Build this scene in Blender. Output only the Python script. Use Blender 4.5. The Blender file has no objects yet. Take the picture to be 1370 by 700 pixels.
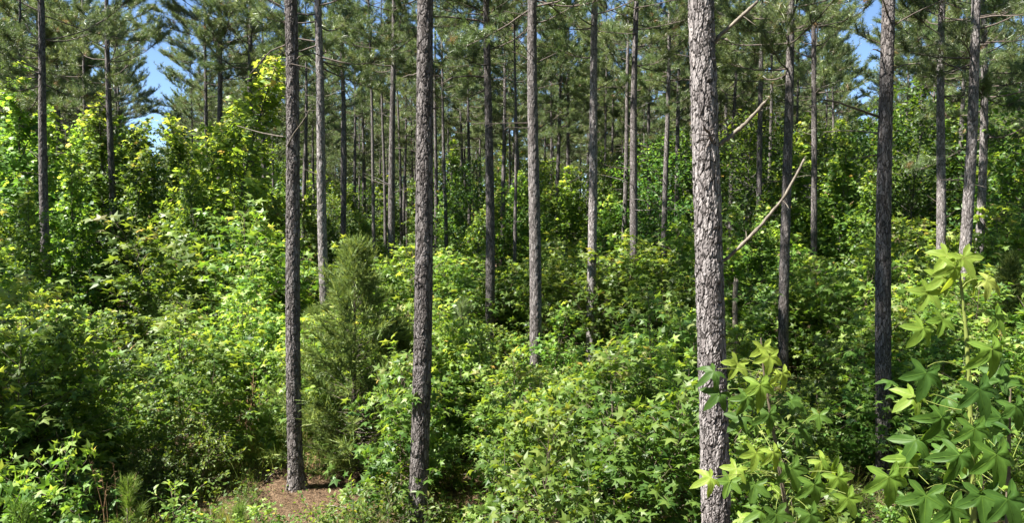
import bpy, math, random
import numpy as np
from mathutils import Vector

SC = bpy.context.scene
COL = SC.collection
rng = np.random.default_rng(7)
R_ = random.Random(11)

# ------------------------------------------------------------------ camera
F = 978.0
CAM_Z = 4.5
PITCH = math.atan(55.0 / F)
cam_d = bpy.data.cameras.new("camera")
cam = bpy.data.objects.new("camera", cam_d)
COL.objects.link(cam)
cam.location = (0, 0, CAM_Z)
cam.rotation_euler = (math.radians(90) - PITCH, 0, 0)
cam_d.sensor_width = 36
cam_d.lens = 36 * F / 1370
cam_d.clip_start = 0.05
cam_d.clip_end = 2000
SC.camera = cam

# ------------------------------------------------------------------ light
SUN_EL = math.radians(59)
SUN_AZ = math.radians(67)          # swung from behind the camera towards the left
sd = Vector((-math.sin(SUN_AZ) * math.cos(SUN_EL), -math.cos(SUN_AZ) * math.cos(SUN_EL), math.sin(SUN_EL)))
sun_d = bpy.data.lights.new("sun", 'SUN')
sun_d.energy = 5.0
sun_d.angle = math.radians(0.5)
sun_d.color = (1.0, 0.95, 0.86)
sun = bpy.data.objects.new("sun", sun_d)
COL.objects.link(sun)
sun.rotation_euler = sd.to_track_quat('Z', 'Y').to_euler()
W = bpy.data.worlds.new("World")
SC.world = W
W.use_nodes = True
nt = W.node_tree
bg = nt.nodes["Background"]
sky = nt.nodes.new("ShaderNodeTexSky")
sky.sky_type = 'NISHITA'
sky.sun_disc = False
sky.sun_elevation = SUN_EL
sky.sun_rotation = math.atan2(sd.x, sd.y)
sky.air_density = 1.0
sky.dust_density = 0.15
sky.ozone_density = 4.0
sky.altitude = 2500
nt.links.new(sky.outputs[0], bg.inputs[0])
bg.inputs[1].default_value = 0.05
SC.view_settings.view_transform = 'Standard'
SC.view_settings.look = 'None'
SC.view_settings.exposure = 2.25
SC.view_settings.gamma = 1
cy = SC.cycles
cy.max_bounces = 4
cy.diffuse_bounces = 1
cy.glossy_bounces = 2
cy.transmission_bounces = 2
cy.transparent_max_bounces = 4
cy.use_denoising = True
cy.sample_clamp_indirect = 6

# ------------------------------------------------------------------ tools
def ground_z(x, y):
    x = np.asarray(x, float); y = np.asarray(y, float)
    return (0.10 * np.sin(x * .31 + .7) * np.cos(y * .23) + 0.06 * np.sin(x * .83 - y * .61)
            + 0.03 * np.sin(x * 1.9 + y * 1.3))

def unproject(px, py, D):
    """world point at forward distance D (world Y) seen at photo pixel px, py (1370x700)"""
    xr = (px - 685) / F; yr = (350 - py) / F
    c, s = math.cos(PITCH), math.sin(PITCH)
    t = D / (c + yr * s)
    return np.array((xr * t, D, CAM_Z + t * (-s + yr * c)))

def px_of(x, y):
    return 685 + F * x / y

class Mesh:
    def __init__(self):
        self.v = []; self.f = []; self.m = []; self.t = []; self.s = []; self.n = 0
    def add(self, v, f, mat=0, tint=0.5, smooth=False):
        v = np.asarray(v, np.float32).reshape(-1, 3); f = np.asarray(f, np.int32).reshape(-1, 3)
        self.v.append(v); self.f.append(f + self.n); self.n += len(v)
        self.m.append(np.full(len(f), mat, np.int32))
        self.t.append(np.broadcast_to(np.asarray(tint, np.float32), (len(f),)).copy())
        self.s.append(np.full(len(f), smooth, bool))
    def mesh(self, name, mats):
        v = np.concatenate(self.v); f = np.concatenate(self.f)
        me = bpy.data.meshes.new(name)
        me.vertices.add(len(v)); me.vertices.foreach_set("co", v.ravel())
        me.loops.add(f.size); me.loops.foreach_set("vertex_index", f.ravel())
        me.polygons.add(len(f)); me.polygons.foreach_set("loop_start", np.arange(0, f.size, 3, dtype=np.int32))
        me.polygons.foreach_set("material_index", np.concatenate(self.m))
        me.polygons.foreach_set("use_smooth", np.concatenate(self.s))
        a = me.attributes.new("tint", 'FLOAT', 'FACE')
        a.data.foreach_set("value", np.concatenate(self.t))
        for m in (mats if isinstance(mats, (list, tuple)) else [mats]): me.materials.append(m)
        me.update(calc_edges=True)
        return me

def norm(a):
    return a / np.maximum(np.linalg.norm(a, axis=-1, keepdims=True), 1e-9)

def tube(M, pts, radii, seg=6, mat=0, tint=0.5, cap=False):
    pts = np.asarray(pts, float); n = len(pts)
    radii = np.broadcast_to(np.asarray(radii, float), (n,))
    d = norm(np.gradient(pts, axis=0))
    ref = np.array((1., 0, 0)) if abs(d.mean(0)[0]) < .8 * np.linalg.norm(d.mean(0)) else np.array((0, 1., 0))
    a = norm(np.cross(d, ref)); b = np.cross(d, a)
    th = np.arange(seg) / seg * 2 * np.pi
    ring = (a[:, None, :] * np.cos(th)[None, :, None] + b[:, None, :] * np.sin(th)[None, :, None]) * radii[:, None, None] + pts[:, None, :]
    i = np.arange(n - 1)[:, None] * seg; j = np.arange(seg)[None, :]; k = (j + 1) % seg
    q = np.stack([i + j, i + k, i + seg + k, i + j, i + seg + k, i + seg + j], -1).reshape(-1, 3)
    v = ring.reshape(-1, 3)
    if cap:
        v = np.vstack([v, pts[-1:] + d[-1:] * radii[-1] * .3]); c = len(v) - 1
        q = np.vstack([q, [[(n - 1) * seg + s, (n - 1) * seg + (s + 1) % seg, c] for s in range(seg)]])
    M.add(v, q, mat, tint, True)

def curve(p0, d, L, n, up=0.0, wob=0.0, r=rng):
    """a polyline from p0 along d, bending by up (per unit length), wobbling"""
    p = [np.asarray(p0, float)]; d = np.asarray(d, float).copy()
    for i in range(n - 1):
        d = d + np.array((0, 0, up / n)) + r.normal(0, wob, 3)
        d /= np.linalg.norm(d)
        p.append(p[-1] + d * L / (n - 1))
    return np.array(p)

def frames(direction, normal):
    y = norm(direction); x = norm(np.cross(y, normal)); z = np.cross(x, y)
    return np.stack([x, y, z], -1)          # columns

def stamp(M, tv, tf, pos, Rm, scale, mat, tint):
    """copies of one leaf template at many places"""
    N = len(pos)
    v = np.einsum('nij,kj->nki', Rm, tv) * np.asarray(scale).reshape(-1, 1, 1) + pos[:, None, :]
    f = tf[None] + (np.arange(N) * len(tv))[:, None, None]
    M.add(v.reshape(-1, 3), f.reshape(-1, 3), mat, np.repeat(np.broadcast_to(tint, (N,)), len(tf)))

# leaf templates; unit = about the leaf's width, stalk end at the origin, leaf grows along +Y
def star_leaf(fine, droop=.38):
    ang = [-128, -65, 0, 65, 128]; L = [.50, .66, .74, .66, .50]
    out = [(0.0, -.04)]
    if fine:
        prof = [(.55, 20), (.78, 12), (1.0, 0), (.78, -12), (.55, -20)]
    else:
        prof = [(1.0, 0)]
    for k in range(5):
        for fr, da in prof:
            a = math.radians(ang[k] - da if fine else ang[k]); out.append((math.sin(a) * L[k] * fr, math.cos(a) * L[k] * fr))
        if k < 4:
            a = math.radians((ang[k] + ang[k + 1]) / 2); out.append((math.sin(a) * .29, math.cos(a) * .29))
    out = np.array(out); n = len(out)
    def z(p): r2 = (p ** 2).sum(-1); return -droop * r2 + .04 * np.sin(p[..., 0] * 9 + droop * 20)
    off = np.array((0, .16))
    if fine:
        inn = out * .5
        v2 = np.vstack([[[0, 0]], inn, out])
        f = []
        for i in range(n):
            j = (i + 1) % n
            f += [(0, 1 + j, 1 + i), (1 + i, 1 + j, 1 + n + j), (1 + i, 1 + n + j, 1 + n + i)]
    else:
        v2 = np.vstack([[[0, 0]], out]); f = [(0, 1 + (i + 1) % n, 1 + i) for i in range(n)]
    zz = z(v2)
    if fine:                                             # the midrib of every lobe lies in a fold
        tips = np.array([1 + k * 6 + 2 for k in range(5)])
        zz[1 + tips] -= .045; zz[0] -= .02
        nt_ = np.array([1 + k * 6 + 5 for k in range(4)]); zz[1 + nt_] += .02
    v = np.column_stack([v2 + off, zz])
    return v, np.array(f)

STAR = star_leaf(False)
STAR_F = [star_leaf(True, d_) for d_ in (.25, .5, .8, 1.15)]
def veins(tpl):
    v, f = tpl; V, Fq = [], []
    n = (len(v) - 1) // 2
    for k in range(5):
        ti = 1 + k * 6 + 2
        pts = [v[0], v[1 + ti], v[1 + n + ti]]; w = [.013, .009, .003]
        d = norm(np.array([pts[2][0] - pts[0][0], pts[2][1] - pts[0][1], 0.])); sd_ = np.array((-d[1], d[0], 0)); b = len(V)
        for p, ww in zip(pts, w): V += [p - sd_ * ww + (0, 0, .012), p + sd_ * ww + (0, 0, .012)]
        Fq += [(b, b + 1, b + 3), (b, b + 3, b + 2), (b + 2, b + 3, b + 5), (b + 2, b + 5, b + 4)]
    return np.array(V), np.array(Fq)
VEINS = [veins(t_) for t_ in STAR_F]
OVAL = (np.array([(0, 0, 0), (.24, .35, .05), (.2, .75, .0), (0, 1, -.16), (-.2, .75, .0), (-.24, .35, .05), (0, .5, -.03)]),
        np.array([(0, 1, 6), (1, 2, 6), (2, 3, 6), (3, 4, 6), (4, 5, 6), (5, 0, 6)]))
DIAM = (np.array([(0, 0, 0), (.34, .5, .04), (0, 1, -.12), (-.34, .5, .04)]), np.array([(0, 1, 2), (0, 2, 3)]))
STAR_S = (np.array([(0, 0, 0), (-.55, .1, -.12), (-.15, .35, 0), (-.5, .62, -.12), (0, .95, -.15), (.5, .62, -.12), (.15, .35, 0), (.55, .1, -.12)]),
          np.array([(0, 2, 1), (2, 4, 3), (2, 6, 4), (6, 5, 4), (0, 7, 6), (0, 6, 2)]))

# ------------------------------------------------------------------ materials
def new_mat(name):
    m = bpy.data.materials.new(name); m.use_nodes = True
    t = m.node_tree; t.nodes.clear()
    o = t.nodes.new("ShaderNodeOutputMaterial")
    return m, t, o

def ramp(t, stops, mode='LINEAR'):
    n = t.nodes.new("ShaderNodeValToRGB"); e = n.color_ramp.elements; n.color_ramp.interpolation = mode
    while len(e) < len(stops): e.new(0.5)
    for el, (p, c) in zip(e, stops): el.position = p; el.color = (*c, 1)
    return n

def leaf_mat(name, stops, trans=.48, tboost=(2.25, 1.95, .85), rough=.46, spec=.38, var=.32, hue=.012, spots=0.0):
    m, t, o = new_mat(name); L = t.links
    at = t.nodes.new("ShaderNodeAttribute"); at.attribute_name = "tint"
    rp = ramp(t, stops); L.new(at.outputs["Fac"], rp.inputs[0])
    oi = t.nodes.new("ShaderNodeObjectInfo")
    hs = t.nodes.new("ShaderNodeHueSaturation")
    mr = t.nodes.new("ShaderNodeMapRange"); mr.inputs[3].default_value = 1 - var; mr.inputs[4].default_value = 1 + var
    L.new(oi.outputs["Random"], mr.inputs[0]); L.new(mr.outputs[0], hs.inputs["Value"])
    ml = t.nodes.new("ShaderNodeMath"); ml.operation = 'MULTIPLY'; ml.inputs[1].default_value = 7.31
    fr = t.nodes.new("ShaderNodeMath"); fr.operation = 'FRACT'
    mh = t.nodes.new("ShaderNodeMapRange"); mh.inputs[3].default_value = .5 - hue; mh.inputs[4].default_value = .5 + hue
    L.new(oi.outputs["Random"], ml.inputs[0]); L.new(ml.outputs[0], fr.inputs[0]); L.new(fr.outputs[0], mh.inputs[0]); L.new(mh.outputs[0], hs.inputs["Hue"])
    L.new(rp.outputs[0], hs.inputs["Color"])
    if spots:
        tc = t.nodes.new("ShaderNodeTexCoord"); nz = t.nodes.new("ShaderNodeTexNoise"); nz.inputs["Scale"].default_value = 42; nz.inputs["Detail"].default_value = 5; nz.inputs["Roughness"].default_value = .75
        L.new(tc.outputs["Object"], nz.inputs["Vector"])
        sp = ramp(t, [(.28, (.45, .34, .2)), (.36, (.8, .85, .8)), (.6, (1.1, 1.1, 1.0)), (.75, (1.3, 1.2, .9))]); L.new(nz.outputs["Fac"], sp.inputs[0])
        sm = t.nodes.new("ShaderNodeMix"); sm.data_type = 'RGBA'; sm.blend_type = 'MULTIPLY'; sm.inputs[0].default_value = spots
        L.new(hs.outputs[0], sm.inputs[6]); L.new(sp.outputs[0], sm.inputs[7]); hs = sm; hout = sm.outputs[2]
    else: hout = hs.outputs[0]
    pb = t.nodes.new("ShaderNodeBsdfPrincipled")
    pb.inputs["Roughness"].default_value = rough; pb.inputs["Specular IOR Level"].default_value = spec
    L.new(hout, pb.inputs["Base Color"])
    tr = t.nodes.new("ShaderNodeBsdfTranslucent")
    mx = t.nodes.new("ShaderNodeMix"); mx.data_type = 'RGBA'; mx.blend_type = 'MULTIPLY'; mx.inputs[0].default_value = 1
    L.new(hout, mx.inputs[6]); mx.inputs[7].default_value = (*tboost, 1)
    L.new(mx.outputs[2], tr.inputs[0])
    ms = t.nodes.new("ShaderNodeMixShader"); ms.inputs[0].default_value = trans
    L.new(pb.outputs[0], ms.inputs[1]); L.new(tr.outputs[0], ms.inputs[2]); L.new(ms.outputs[0], o.inputs[0])
    return m

GUM = leaf_mat("sweetgum_leaf", [(0, (.028, .075, .018)), (.3, (.068, .14, .023)), (.6, (.138, .222, .042)), (.9, (.225, .29, .075)), (1, (.30, .24, .13))])
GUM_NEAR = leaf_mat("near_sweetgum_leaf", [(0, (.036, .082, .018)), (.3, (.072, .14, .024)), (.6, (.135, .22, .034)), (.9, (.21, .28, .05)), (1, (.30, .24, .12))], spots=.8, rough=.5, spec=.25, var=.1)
OAK = leaf_mat("shrub_leaf", [(0, (.03, .075, .018)), (.45, (.083, .15, .025)), (.9, (.18, .245, .055)), (1, (.28, .22, .10))], hue=.016)
NEEDLE = leaf_mat("pine_needle", [(0, (.055, .09, .04)), (.5, (.115, .165, .055)), (.92, (.2, .235, .08)), (1, (.2, .12, .06))], trans=.3, tboost=(1.5, 1.5, 1.0), rough=.38, spec=.5, var=.22, hue=.012)
YNEEDLE = leaf_mat("young_pine_needle", [(0, (.05, .11, .02)), (1, (.17, .27, .05))], trans=.35, tboost=(1.5, 1.5, .9), var=.1)
CEDAR = leaf_mat("cedar_spray", [(0, (.038, .07, .02)), (.6, (.10, .15, .036)), (1, (.2, .24, .06))], trans=.3, tboost=(1.5, 1.4, .9), rough=.5, spec=.3, var=.12)
GRASS = leaf_mat("grass_blade", [(0, (.05, .09, .02)), (.6, (.13, .19, .035)), (.85, (.24, .24, .07)), (1, (.36, .27, .13))], trans=.35, rough=.5, spec=.3)

def simple_mat(name, stops, scale=8, rough=.8, bump=0.0, squash=1.0):
    m, t, o = new_mat(name); L = t.links
    tc = t.nodes.new("ShaderNodeTexCoord"); mp = t.nodes.new("ShaderNodeMapping"); mp.inputs["Scale"].default_value = (1, 1, squash)
    nz = t.nodes.new("ShaderNodeTexNoise"); nz.inputs["Scale"].default_value = scale; nz.inputs["Detail"].default_value = 6; nz.inputs["Roughness"].default_value = .65
    L.new(tc.outputs["Object"], mp.inputs[0]); L.new(mp.outputs[0], nz.inputs["Vector"])
    rp = ramp(t, stops); L.new(nz.outputs["Fac"], rp.inputs[0])
    pb = t.nodes.new("ShaderNodeBsdfPrincipled"); pb.inputs["Roughness"].default_value = rough; pb.inputs["Specular IOR Level"].default_value = .25
    L.new(rp.outputs[0], pb.inputs["Base Color"])
    if bump:
        b = t.nodes.new("ShaderNodeBump"); b.inputs["Distance"].default_value = bump; L.new(nz.outputs["Fac"], b.inputs["Height"]); L.new(b.outputs[0], pb.inputs["Normal"])
    L.new(pb.outputs[0], o.inputs[0])
    return m

def bark_mat(name, plate, fissure, sc=(26, 26, 10), bump=.012):
    m, t, o = new_mat(name); L = t.links
    tc = t.nodes.new("ShaderNodeTexCoord"); mp = t.nodes.new("ShaderNodeMapping"); mp.inputs["Scale"].default_value = sc
    oi = t.nodes.new("ShaderNodeObjectInfo")
    ad = t.nodes.new("ShaderNodeVectorMath"); ad.operation = 'ADD'
    cx = t.nodes.new("ShaderNodeCombineXYZ"); mu = t.nodes.new("ShaderNodeMath"); mu.operation = 'MULTIPLY'; mu.inputs[1].default_value = 37
    L.new(oi.outputs["Random"], mu.inputs[0]); L.new(mu.outputs[0], cx.inputs[2])
    L.new(tc.outputs["Object"], ad.inputs[0]); L.new(cx.outputs[0], ad.inputs[1]); L.new(ad.outputs[0], mp.inputs[0])
    n0 = t.nodes.new("ShaderNodeTexNoise"); n0.inputs["Scale"].default_value = 1.6; n0.inputs["Detail"].default_value = 3
    L.new(mp.outputs[0], n0.inputs["Vector"])
    wm = t.nodes.new("ShaderNodeMix"); wm.data_type = 'RGBA'; wm.blend_type = 'ADD'; wm.inputs[0].default_value = .55
    L.new(mp.outputs[0], wm.inputs[6]); L.new(n0.outputs["Color"], wm.inputs[7])
    v1 = t.nodes.new("ShaderNodeTexVoronoi"); v1.feature = 'DISTANCE_TO_EDGE'; v1.inputs["Scale"].default_value = 1
    v2 = t.nodes.new("ShaderNodeTexVoronoi"); v2.feature = 'F1'; v2.inputs["Scale"].default_value = 1
    L.new(wm.outputs[2], v1.inputs["Vector"]); L.new(wm.outputs[2], v2.inputs["Vector"])
    n1 = t.nodes.new("ShaderNodeTexNoise"); n1.inputs["Scale"].default_value = 4; n1.inputs["Detail"].default_value = 8; n1.inputs["Roughness"].default_value = .7
    L.new(mp.outputs[0], n1.inputs["Vector"])
    rp = ramp(t, plate); 
    mixv = t.nodes.new("ShaderNodeMath"); mixv.operation = 'MULTIPLY_ADD'; mixv.inputs[1].default_value = .45
    sep = t.nodes.new("ShaderNodeSeparateColor"); L.new(v2.outputs["Color"], sep.inputs[0])
    h5 = t.nodes.new("ShaderNodeMath"); h5.operation = 'MULTIPLY'; h5.inputs[1].default_value = .55
    L.new(n1.outputs["Fac"], h5.inputs[0]); L.new(sep.outputs[0], mixv.inputs[0]); L.new(h5.outputs[0], mixv.inputs[2]); L.new(mixv.outputs[0], rp.inputs[0])
    er = t.nodes.new("ShaderNodeMapRange"); er.interpolation_type = 'SMOOTHSTEP'; er.inputs[1].default_value = .0; er.inputs[2].default_value = .10
    L.new(v1.outputs["Distance"], er.inputs[0])
    mx = t.nodes.new("ShaderNodeMix"); mx.data_type = 'RGBA'; L.new(er.outputs[0], mx.inputs[0]); mx.inputs[6].default_value = (*fissure, 1); L.new(rp.outputs[0], mx.inputs[7])
    pb = t.nodes.new("ShaderNodeBsdfPrincipled"); pb.inputs["Roughness"].default_value = .85; pb.inputs["Specular IOR Level"].default_value = .2
    hv = t.nodes.new("ShaderNodeHueSaturation"); mrv = t.nodes.new("ShaderNodeMapRange"); mrv.inputs[3].default_value = .62; mrv.inputs[4].default_value = 1.12
    nl = t.nodes.new("ShaderNodeTexNoise"); nl.inputs["Scale"].default_value = .9; nl.inputs["Detail"].default_value = 2; L.new(ad.outputs[0], nl.inputs["Vector"])
    av = t.nodes.new("ShaderNodeMath"); av.operation = 'MULTIPLY_ADD'; av.inputs[1].default_value = .6
    nh = t.nodes.new("ShaderNodeMath"); nh.operation = 'MULTIPLY'; nh.inputs[1].default_value = .55; L.new(nl.outputs["Fac"], nh.inputs[0])
    L.new(oi.outputs["Random"], av.inputs[0]); L.new(nh.outputs[0], av.inputs[2]); L.new(av.outputs[0], mrv.inputs[0]); L.new(mrv.outputs[0], hv.inputs["Value"]); L.new(mx.outputs[2], hv.inputs["Color"])
    L.new(hv.outputs[0], pb.inputs["Base Color"])
    hm = t.nodes.new("ShaderNodeMath"); hm.operation = 'MULTIPLY_ADD'; hm.inputs[1].default_value = .8; L.new(er.outputs[0], hm.inputs[0])
    hn = t.nodes.new("ShaderNodeMath"); hn.operation = 'MULTIPLY'; hn.inputs[1].default_value = .9; L.new(n1.outputs["Fac"], hn.inputs[0])
    hs = t.nodes.new("ShaderNodeMath"); hs.operation = 'MULTIPLY_ADD'; hs.inputs[1].default_value = .6; L.new(sep.outputs[1], hs.inputs[0]); L.new(hn.outputs[0], hs.inputs[2])
    L.new(hs.outputs[0], hm.inputs[2])
    b = t.nodes.new("ShaderNodeBump"); b.inputs["Distance"].default_value = bump; b.inputs["Strength"].default_value = 1
    L.new(hm.outputs[0], b.inputs["Height"]); L.new(b.outputs[0], pb.inputs["Normal"])
    L.new(pb.outputs[0], o.inputs[0])
    return m

BARK = bark_mat("pine_bark", [(.15, (.055, .046, .043)), (.42, (.12, .106, .102)), (.66, (.205, .187, .184)), (.9, (.215, .178, .16))], (.045, .038, .036), (26, 26, 7))
PALE_BARK = bark_mat("pale_pine_bark", [(.15, (.09, .078, .076)), (.42, (.205, .184, .181)), (.66, (.325, .30, .297)), (.9, (.32, .27, .25))], (.05, .043, .04), (26, 26, 7))
LIMB = simple_mat("limb_bark", [(.3, (.05, .04, .035)), (.7, (.13, .105, .09))], 14, .85, .004)
DEADWOOD = simple_mat("dead_wood", [(.3, (.05, .042, .034)), (.48, (.13, .112, .09)), (.7, (.22, .195, .16))], 22, .85, .008, .3)
GREYBARK = simple_mat("hardwood_bark", [(.3, (.05, .045, .04)), (.55, (.12, .11, .10)), (.75, (.3, .29, .27))], 9, .8, .003, .5)
STEM = simple_mat("sapling_stem", [(.3, (.07, .055, .04)), (.7, (.15, .12, .085))], 20, .7)
GSTEM = simple_mat("green_stem", [(.3, (.12, .16, .035)), (.7, (.20, .23, .06))], 20, .5)
STRAW = simple_mat("dry_stalk", [(.3, (.16, .09, .05)), (.7, (.34, .22, .12))], 30, .8)
LITTER = leaf_mat("pine_straw_needle", [(0, (.05, .028, .017)), (.6, (.13, .078, .045)), (1, (.27, .19, .115))], trans=.1, tboost=(1, 1, 1), rough=.7, spec=.2, var=0)

# ------------------------------------------------------------------ object helpers
def tag(o, label, cat, group=None, kind=None):
    if label: o["label"] = label
    if cat: o["category"] = cat
    if group: o["group"] = group
    if kind: o["kind"] = kind
    return o

def empty(name, loc, rz=0.0, lean=(0, 0)):
    o = bpy.data.objects.new(name, None); COL.objects.link(o)
    o.empty_display_size = .2
    o.rotation_mode = 'XYZ'
    o.location = loc; o.rotation_euler = (lean[1], lean[0], rz)
    return o

def part(name, me, parent, loc=(0, 0, 0), rot=(0, 0, 0), scale=(1, 1, 1)):
    o = bpy.data.objects.new(name, me); COL.objects.link(o); o.parent = parent
    o.location = loc; o.rotation_euler = rot; o.scale = scale
    return o

def copy_thing(root, loc, rz, scale):
    c = root.copy(); COL.objects.link(c)
    c.location = loc; c.rotation_euler = (0, 0, rz); c.scale = scale
    for ch in root.children:
        d = ch.copy(); COL.objects.link(d); d.parent = c
    return c

# ------------------------------------------------------------------ ground
xs = np.concatenate([np.linspace(-600, -44, 12), np.linspace(-40, 40, 161), np.linspace(44, 600, 12)])
ys = np.concatenate([np.linspace(-300, -22, 8), np.linspace(-20, 60, 161), np.linspace(64, 900, 20)])
gx, gy = np.meshgrid(xs, ys)
gv = np.stack([gx, gy, ground_z(gx, gy)], -1).reshape(-1, 3)
nx = len(xs); ii = np.arange(len(ys) - 1)[:, None] * nx + np.arange(nx - 1)[None]
gf = np.stack([ii, ii + 1, ii + nx + 1, ii, ii + nx + 1, ii + nx], -1).reshape(-1, 3)
gm, t, o_ = new_mat("forest_floor"); L = t.links
tc = t.nodes.new("ShaderNodeTexCoord")
def noise(sc, det=6, rough=.6):
    n = t.nodes.new("ShaderNodeTexNoise"); n.inputs["Scale"].default_value = sc; n.inputs["Detail"].default_value = det; n.inputs["Roughness"].default_value = rough
    L.new(tc.outputs["Object"], n.inputs["Vector"]); return n
na, nb, ncn = noise(.35, 4), noise(9, 8, .75), noise(45, 4, .7)
r1 = ramp(t, [(.3, (.026, .019, .013)), (.48, (.075, .052, .033)), (.6, (.15, .105, .07)), (.72, (.05, .037, .024))]); L.new(nb.outputs["Fac"], r1.inputs[0])
r2 = ramp(t, [(.3, (.03, .035, .012)), (.7, (.09, .10, .03))]); L.new(ncn.outputs["Fac"], r2.inputs[0])
mm = t.nodes.new("ShaderNodeMapRange"); mm.inputs[1].default_value = .52; mm.inputs[2].default_value = .66; L.new(na.outputs["Fac"], mm.inputs[0])
mx = t.nodes.new("ShaderNodeMix"); mx.data_type = 'RGBA'; L.new(mm.outputs[0], mx.inputs[0]); L.new(r1.outputs[0], mx.inputs[6]); L.new(r2.outputs[0], mx.inputs[7])
pb = t.nodes.new("ShaderNodeBsdfPrincipled"); pb.inputs["Roughness"].default_value = .95; pb.inputs["Specular IOR Level"].default_value = .1
L.new(mx.outputs[2], pb.inputs["Base Color"])
bp = t.nodes.new("ShaderNodeBump"); bp.inputs["Distance"].default_value = .05; L.new(nb.outputs["Fac"], bp.inputs["Height"]); L.new(bp.outputs[0], pb.inputs["Normal"])
L.new(pb.outputs[0], o_.inputs[0])
M = Mesh(); M.add(gv, gf, 0, .5, True)
gob = bpy.data.objects.new("ground", M.mesh("ground", gm)); COL.objects.link(gob); tag(gob, None, None, kind="structure")

# ------------------------------------------------------------------ pine building blocks
def taper(z, H):
    return np.maximum(1 - .95 * np.minimum(z / (H * 1.03), 1) ** 1.6, .08)

def trunk_mesh(name, H, r0, seed, fine, pale=False):
    """a scaly pine trunk: plates of bark stand off the wood in real relief"""
    r = np.random.default_rng(seed)
    nth = 88 if fine == 2 else (40 if fine == 1 else 14)
    if fine == 2: z = np.concatenate([np.arange(0, 9.5, .014), np.linspace(9.6, H, 40)])
    elif fine == 1: z = np.concatenate([np.arange(0, 11, .035), np.linspace(11.1, H, 30)])
    else: z = np.linspace(0, H, 48)
    th = np.arange(nth) / nth * 2 * np.pi
    Z, T = np.meshgrid(z, th, indexing='ij')
    rad = r0 * taper(Z, H) * (1 + .8 * np.exp(-Z / .2) * (1 + .35 * np.sin(T * 3 + seed)))
    if fine:
        cw, chh = (.044, .15)
        na = int(round(2 * np.pi * r0 / cw)); nz = int(H / chh) + 2
        jx = r.random((nz, na)); jz = r.random((nz, na)); ph = r.normal(0, 1, (nz, na)); tl = r.normal(0, 1, (nz, na))
        U = T / (2 * np.pi) * na + .35 * np.sin(Z * 9 + T * 2) ; V = Z / chh + .3 * np.sin(T * 5 + Z * 3)
        ui = np.floor(U).astype(int); vi = np.floor(V).astype(int)
        f1 = np.full(Z.shape, 9.); f2 = np.full(Z.shape, 9.); hp = np.zeros(Z.shape); tp = np.zeros(Z.shape)
        for a in (-1, 0, 1):
            for b in (-1, 0, 1):
                cu, cv = ui + a, vi + b
                q = (np.clip(cv, 0, nz - 1), cu % na)
                dx = U - cu - jx[q]; dz = V - cv - jz[q]
                d = np.sqrt(dx * dx + dz * dz)
                up = d < f1
                f2 = np.where(up, f1, np.minimum(f2, d)); f1 = np.where(up, d, f1)
                hp = np.where(up, ph[q] * .35 - (.9 + .5 * tl[q]) * dz, hp)
        edge = np.clip((f2 - f1) / .16, 0, 1); edge = edge * edge * (3 - 2 * edge)
        keep = np.clip(.55 + .55 * np.sin(U * .9 + 1.7 * np.sin(V * .53)) * np.sin(V * .71 + 1.3 * np.sin(U * .37)), .12, 1); edge = 1 - (1 - edge) * keep
        depth = .014 if fine == 2 else .012
        rad = rad + depth * (edge - .6) + (.006) * hp * edge + r.normal(0, .0014, Z.shape)
    bx = .03 * np.sin(Z * .55 + seed) + .05 * np.sin(Z * .21 + seed * 2); by = .03 * np.sin(Z * .47 + seed * 1.7)
    bx -= bx[0:1]; by -= by[0:1]
    v = np.stack([rad * np.cos(T) + bx, rad * np.sin(T) + by, Z], -1).reshape(-1, 3)
    n = len(z); i = np.arange(n - 1)[:, None] * nth; j = np.arange(nth)[None]; k = (j + 1) % nth
    q = np.stack([i + j, i + k, i + nth + k, i + j, i + nth + k, i + nth + j], -1).reshape(-1, 3)
    M = Mesh(); M.add(v, q, 0, .5, fine != 2)
    if not fine:                      # a few dead snags, too small here to be parts
        for k in range(9):
            a = r.random() * 6.28; zz = r.uniform(.25, .52) * H
            p = curve((0, 0, zz), (math.cos(a), math.sin(a), r.uniform(-.1, .5)), r.uniform(.4, 1.5), 5, r.uniform(-.4, .5), .1, r)
            tube(M, p, np.linspace(.016, .004, 5), 4, 0)
    return M.mesh(name, BARK if fine < 3 and not pale else PALE_BARK)

def needle_tufts(M, pos, dirs, r, nper, length, width, mat, tint, spread=(.25, 1.45)):
    N = len(pos)
    d = np.repeat(norm(dirs), nper, 0); p = np.repeat(pos, nper, 0)
    back = r.random((N * nper, 1)) * .13
    p = p - d * back
    rnd = norm(r.normal(0, 1, d.shape)); side = norm(np.cross(d, rnd))
    a = r.uniform(*spread, (N * nper, 1))
    nd = norm(d * np.cos(a) + side * np.sin(a) + np.array((0, 0, .0)))
    ln = length * r.uniform(.75, 1.15, (N * nper, 1))
    w = norm(np.cross(nd, r.normal(0, 1, nd.shape))) * width / 2
    tip = p + nd * ln + np.array((0, 0, -.02))
    v = np.stack([p - w, p + w, tip], 1).reshape(-1, 3)
    f = np.arange(len(v)).reshape(-1, 3)
    M.add(v, f, mat, np.repeat(tint, nper))

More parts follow.
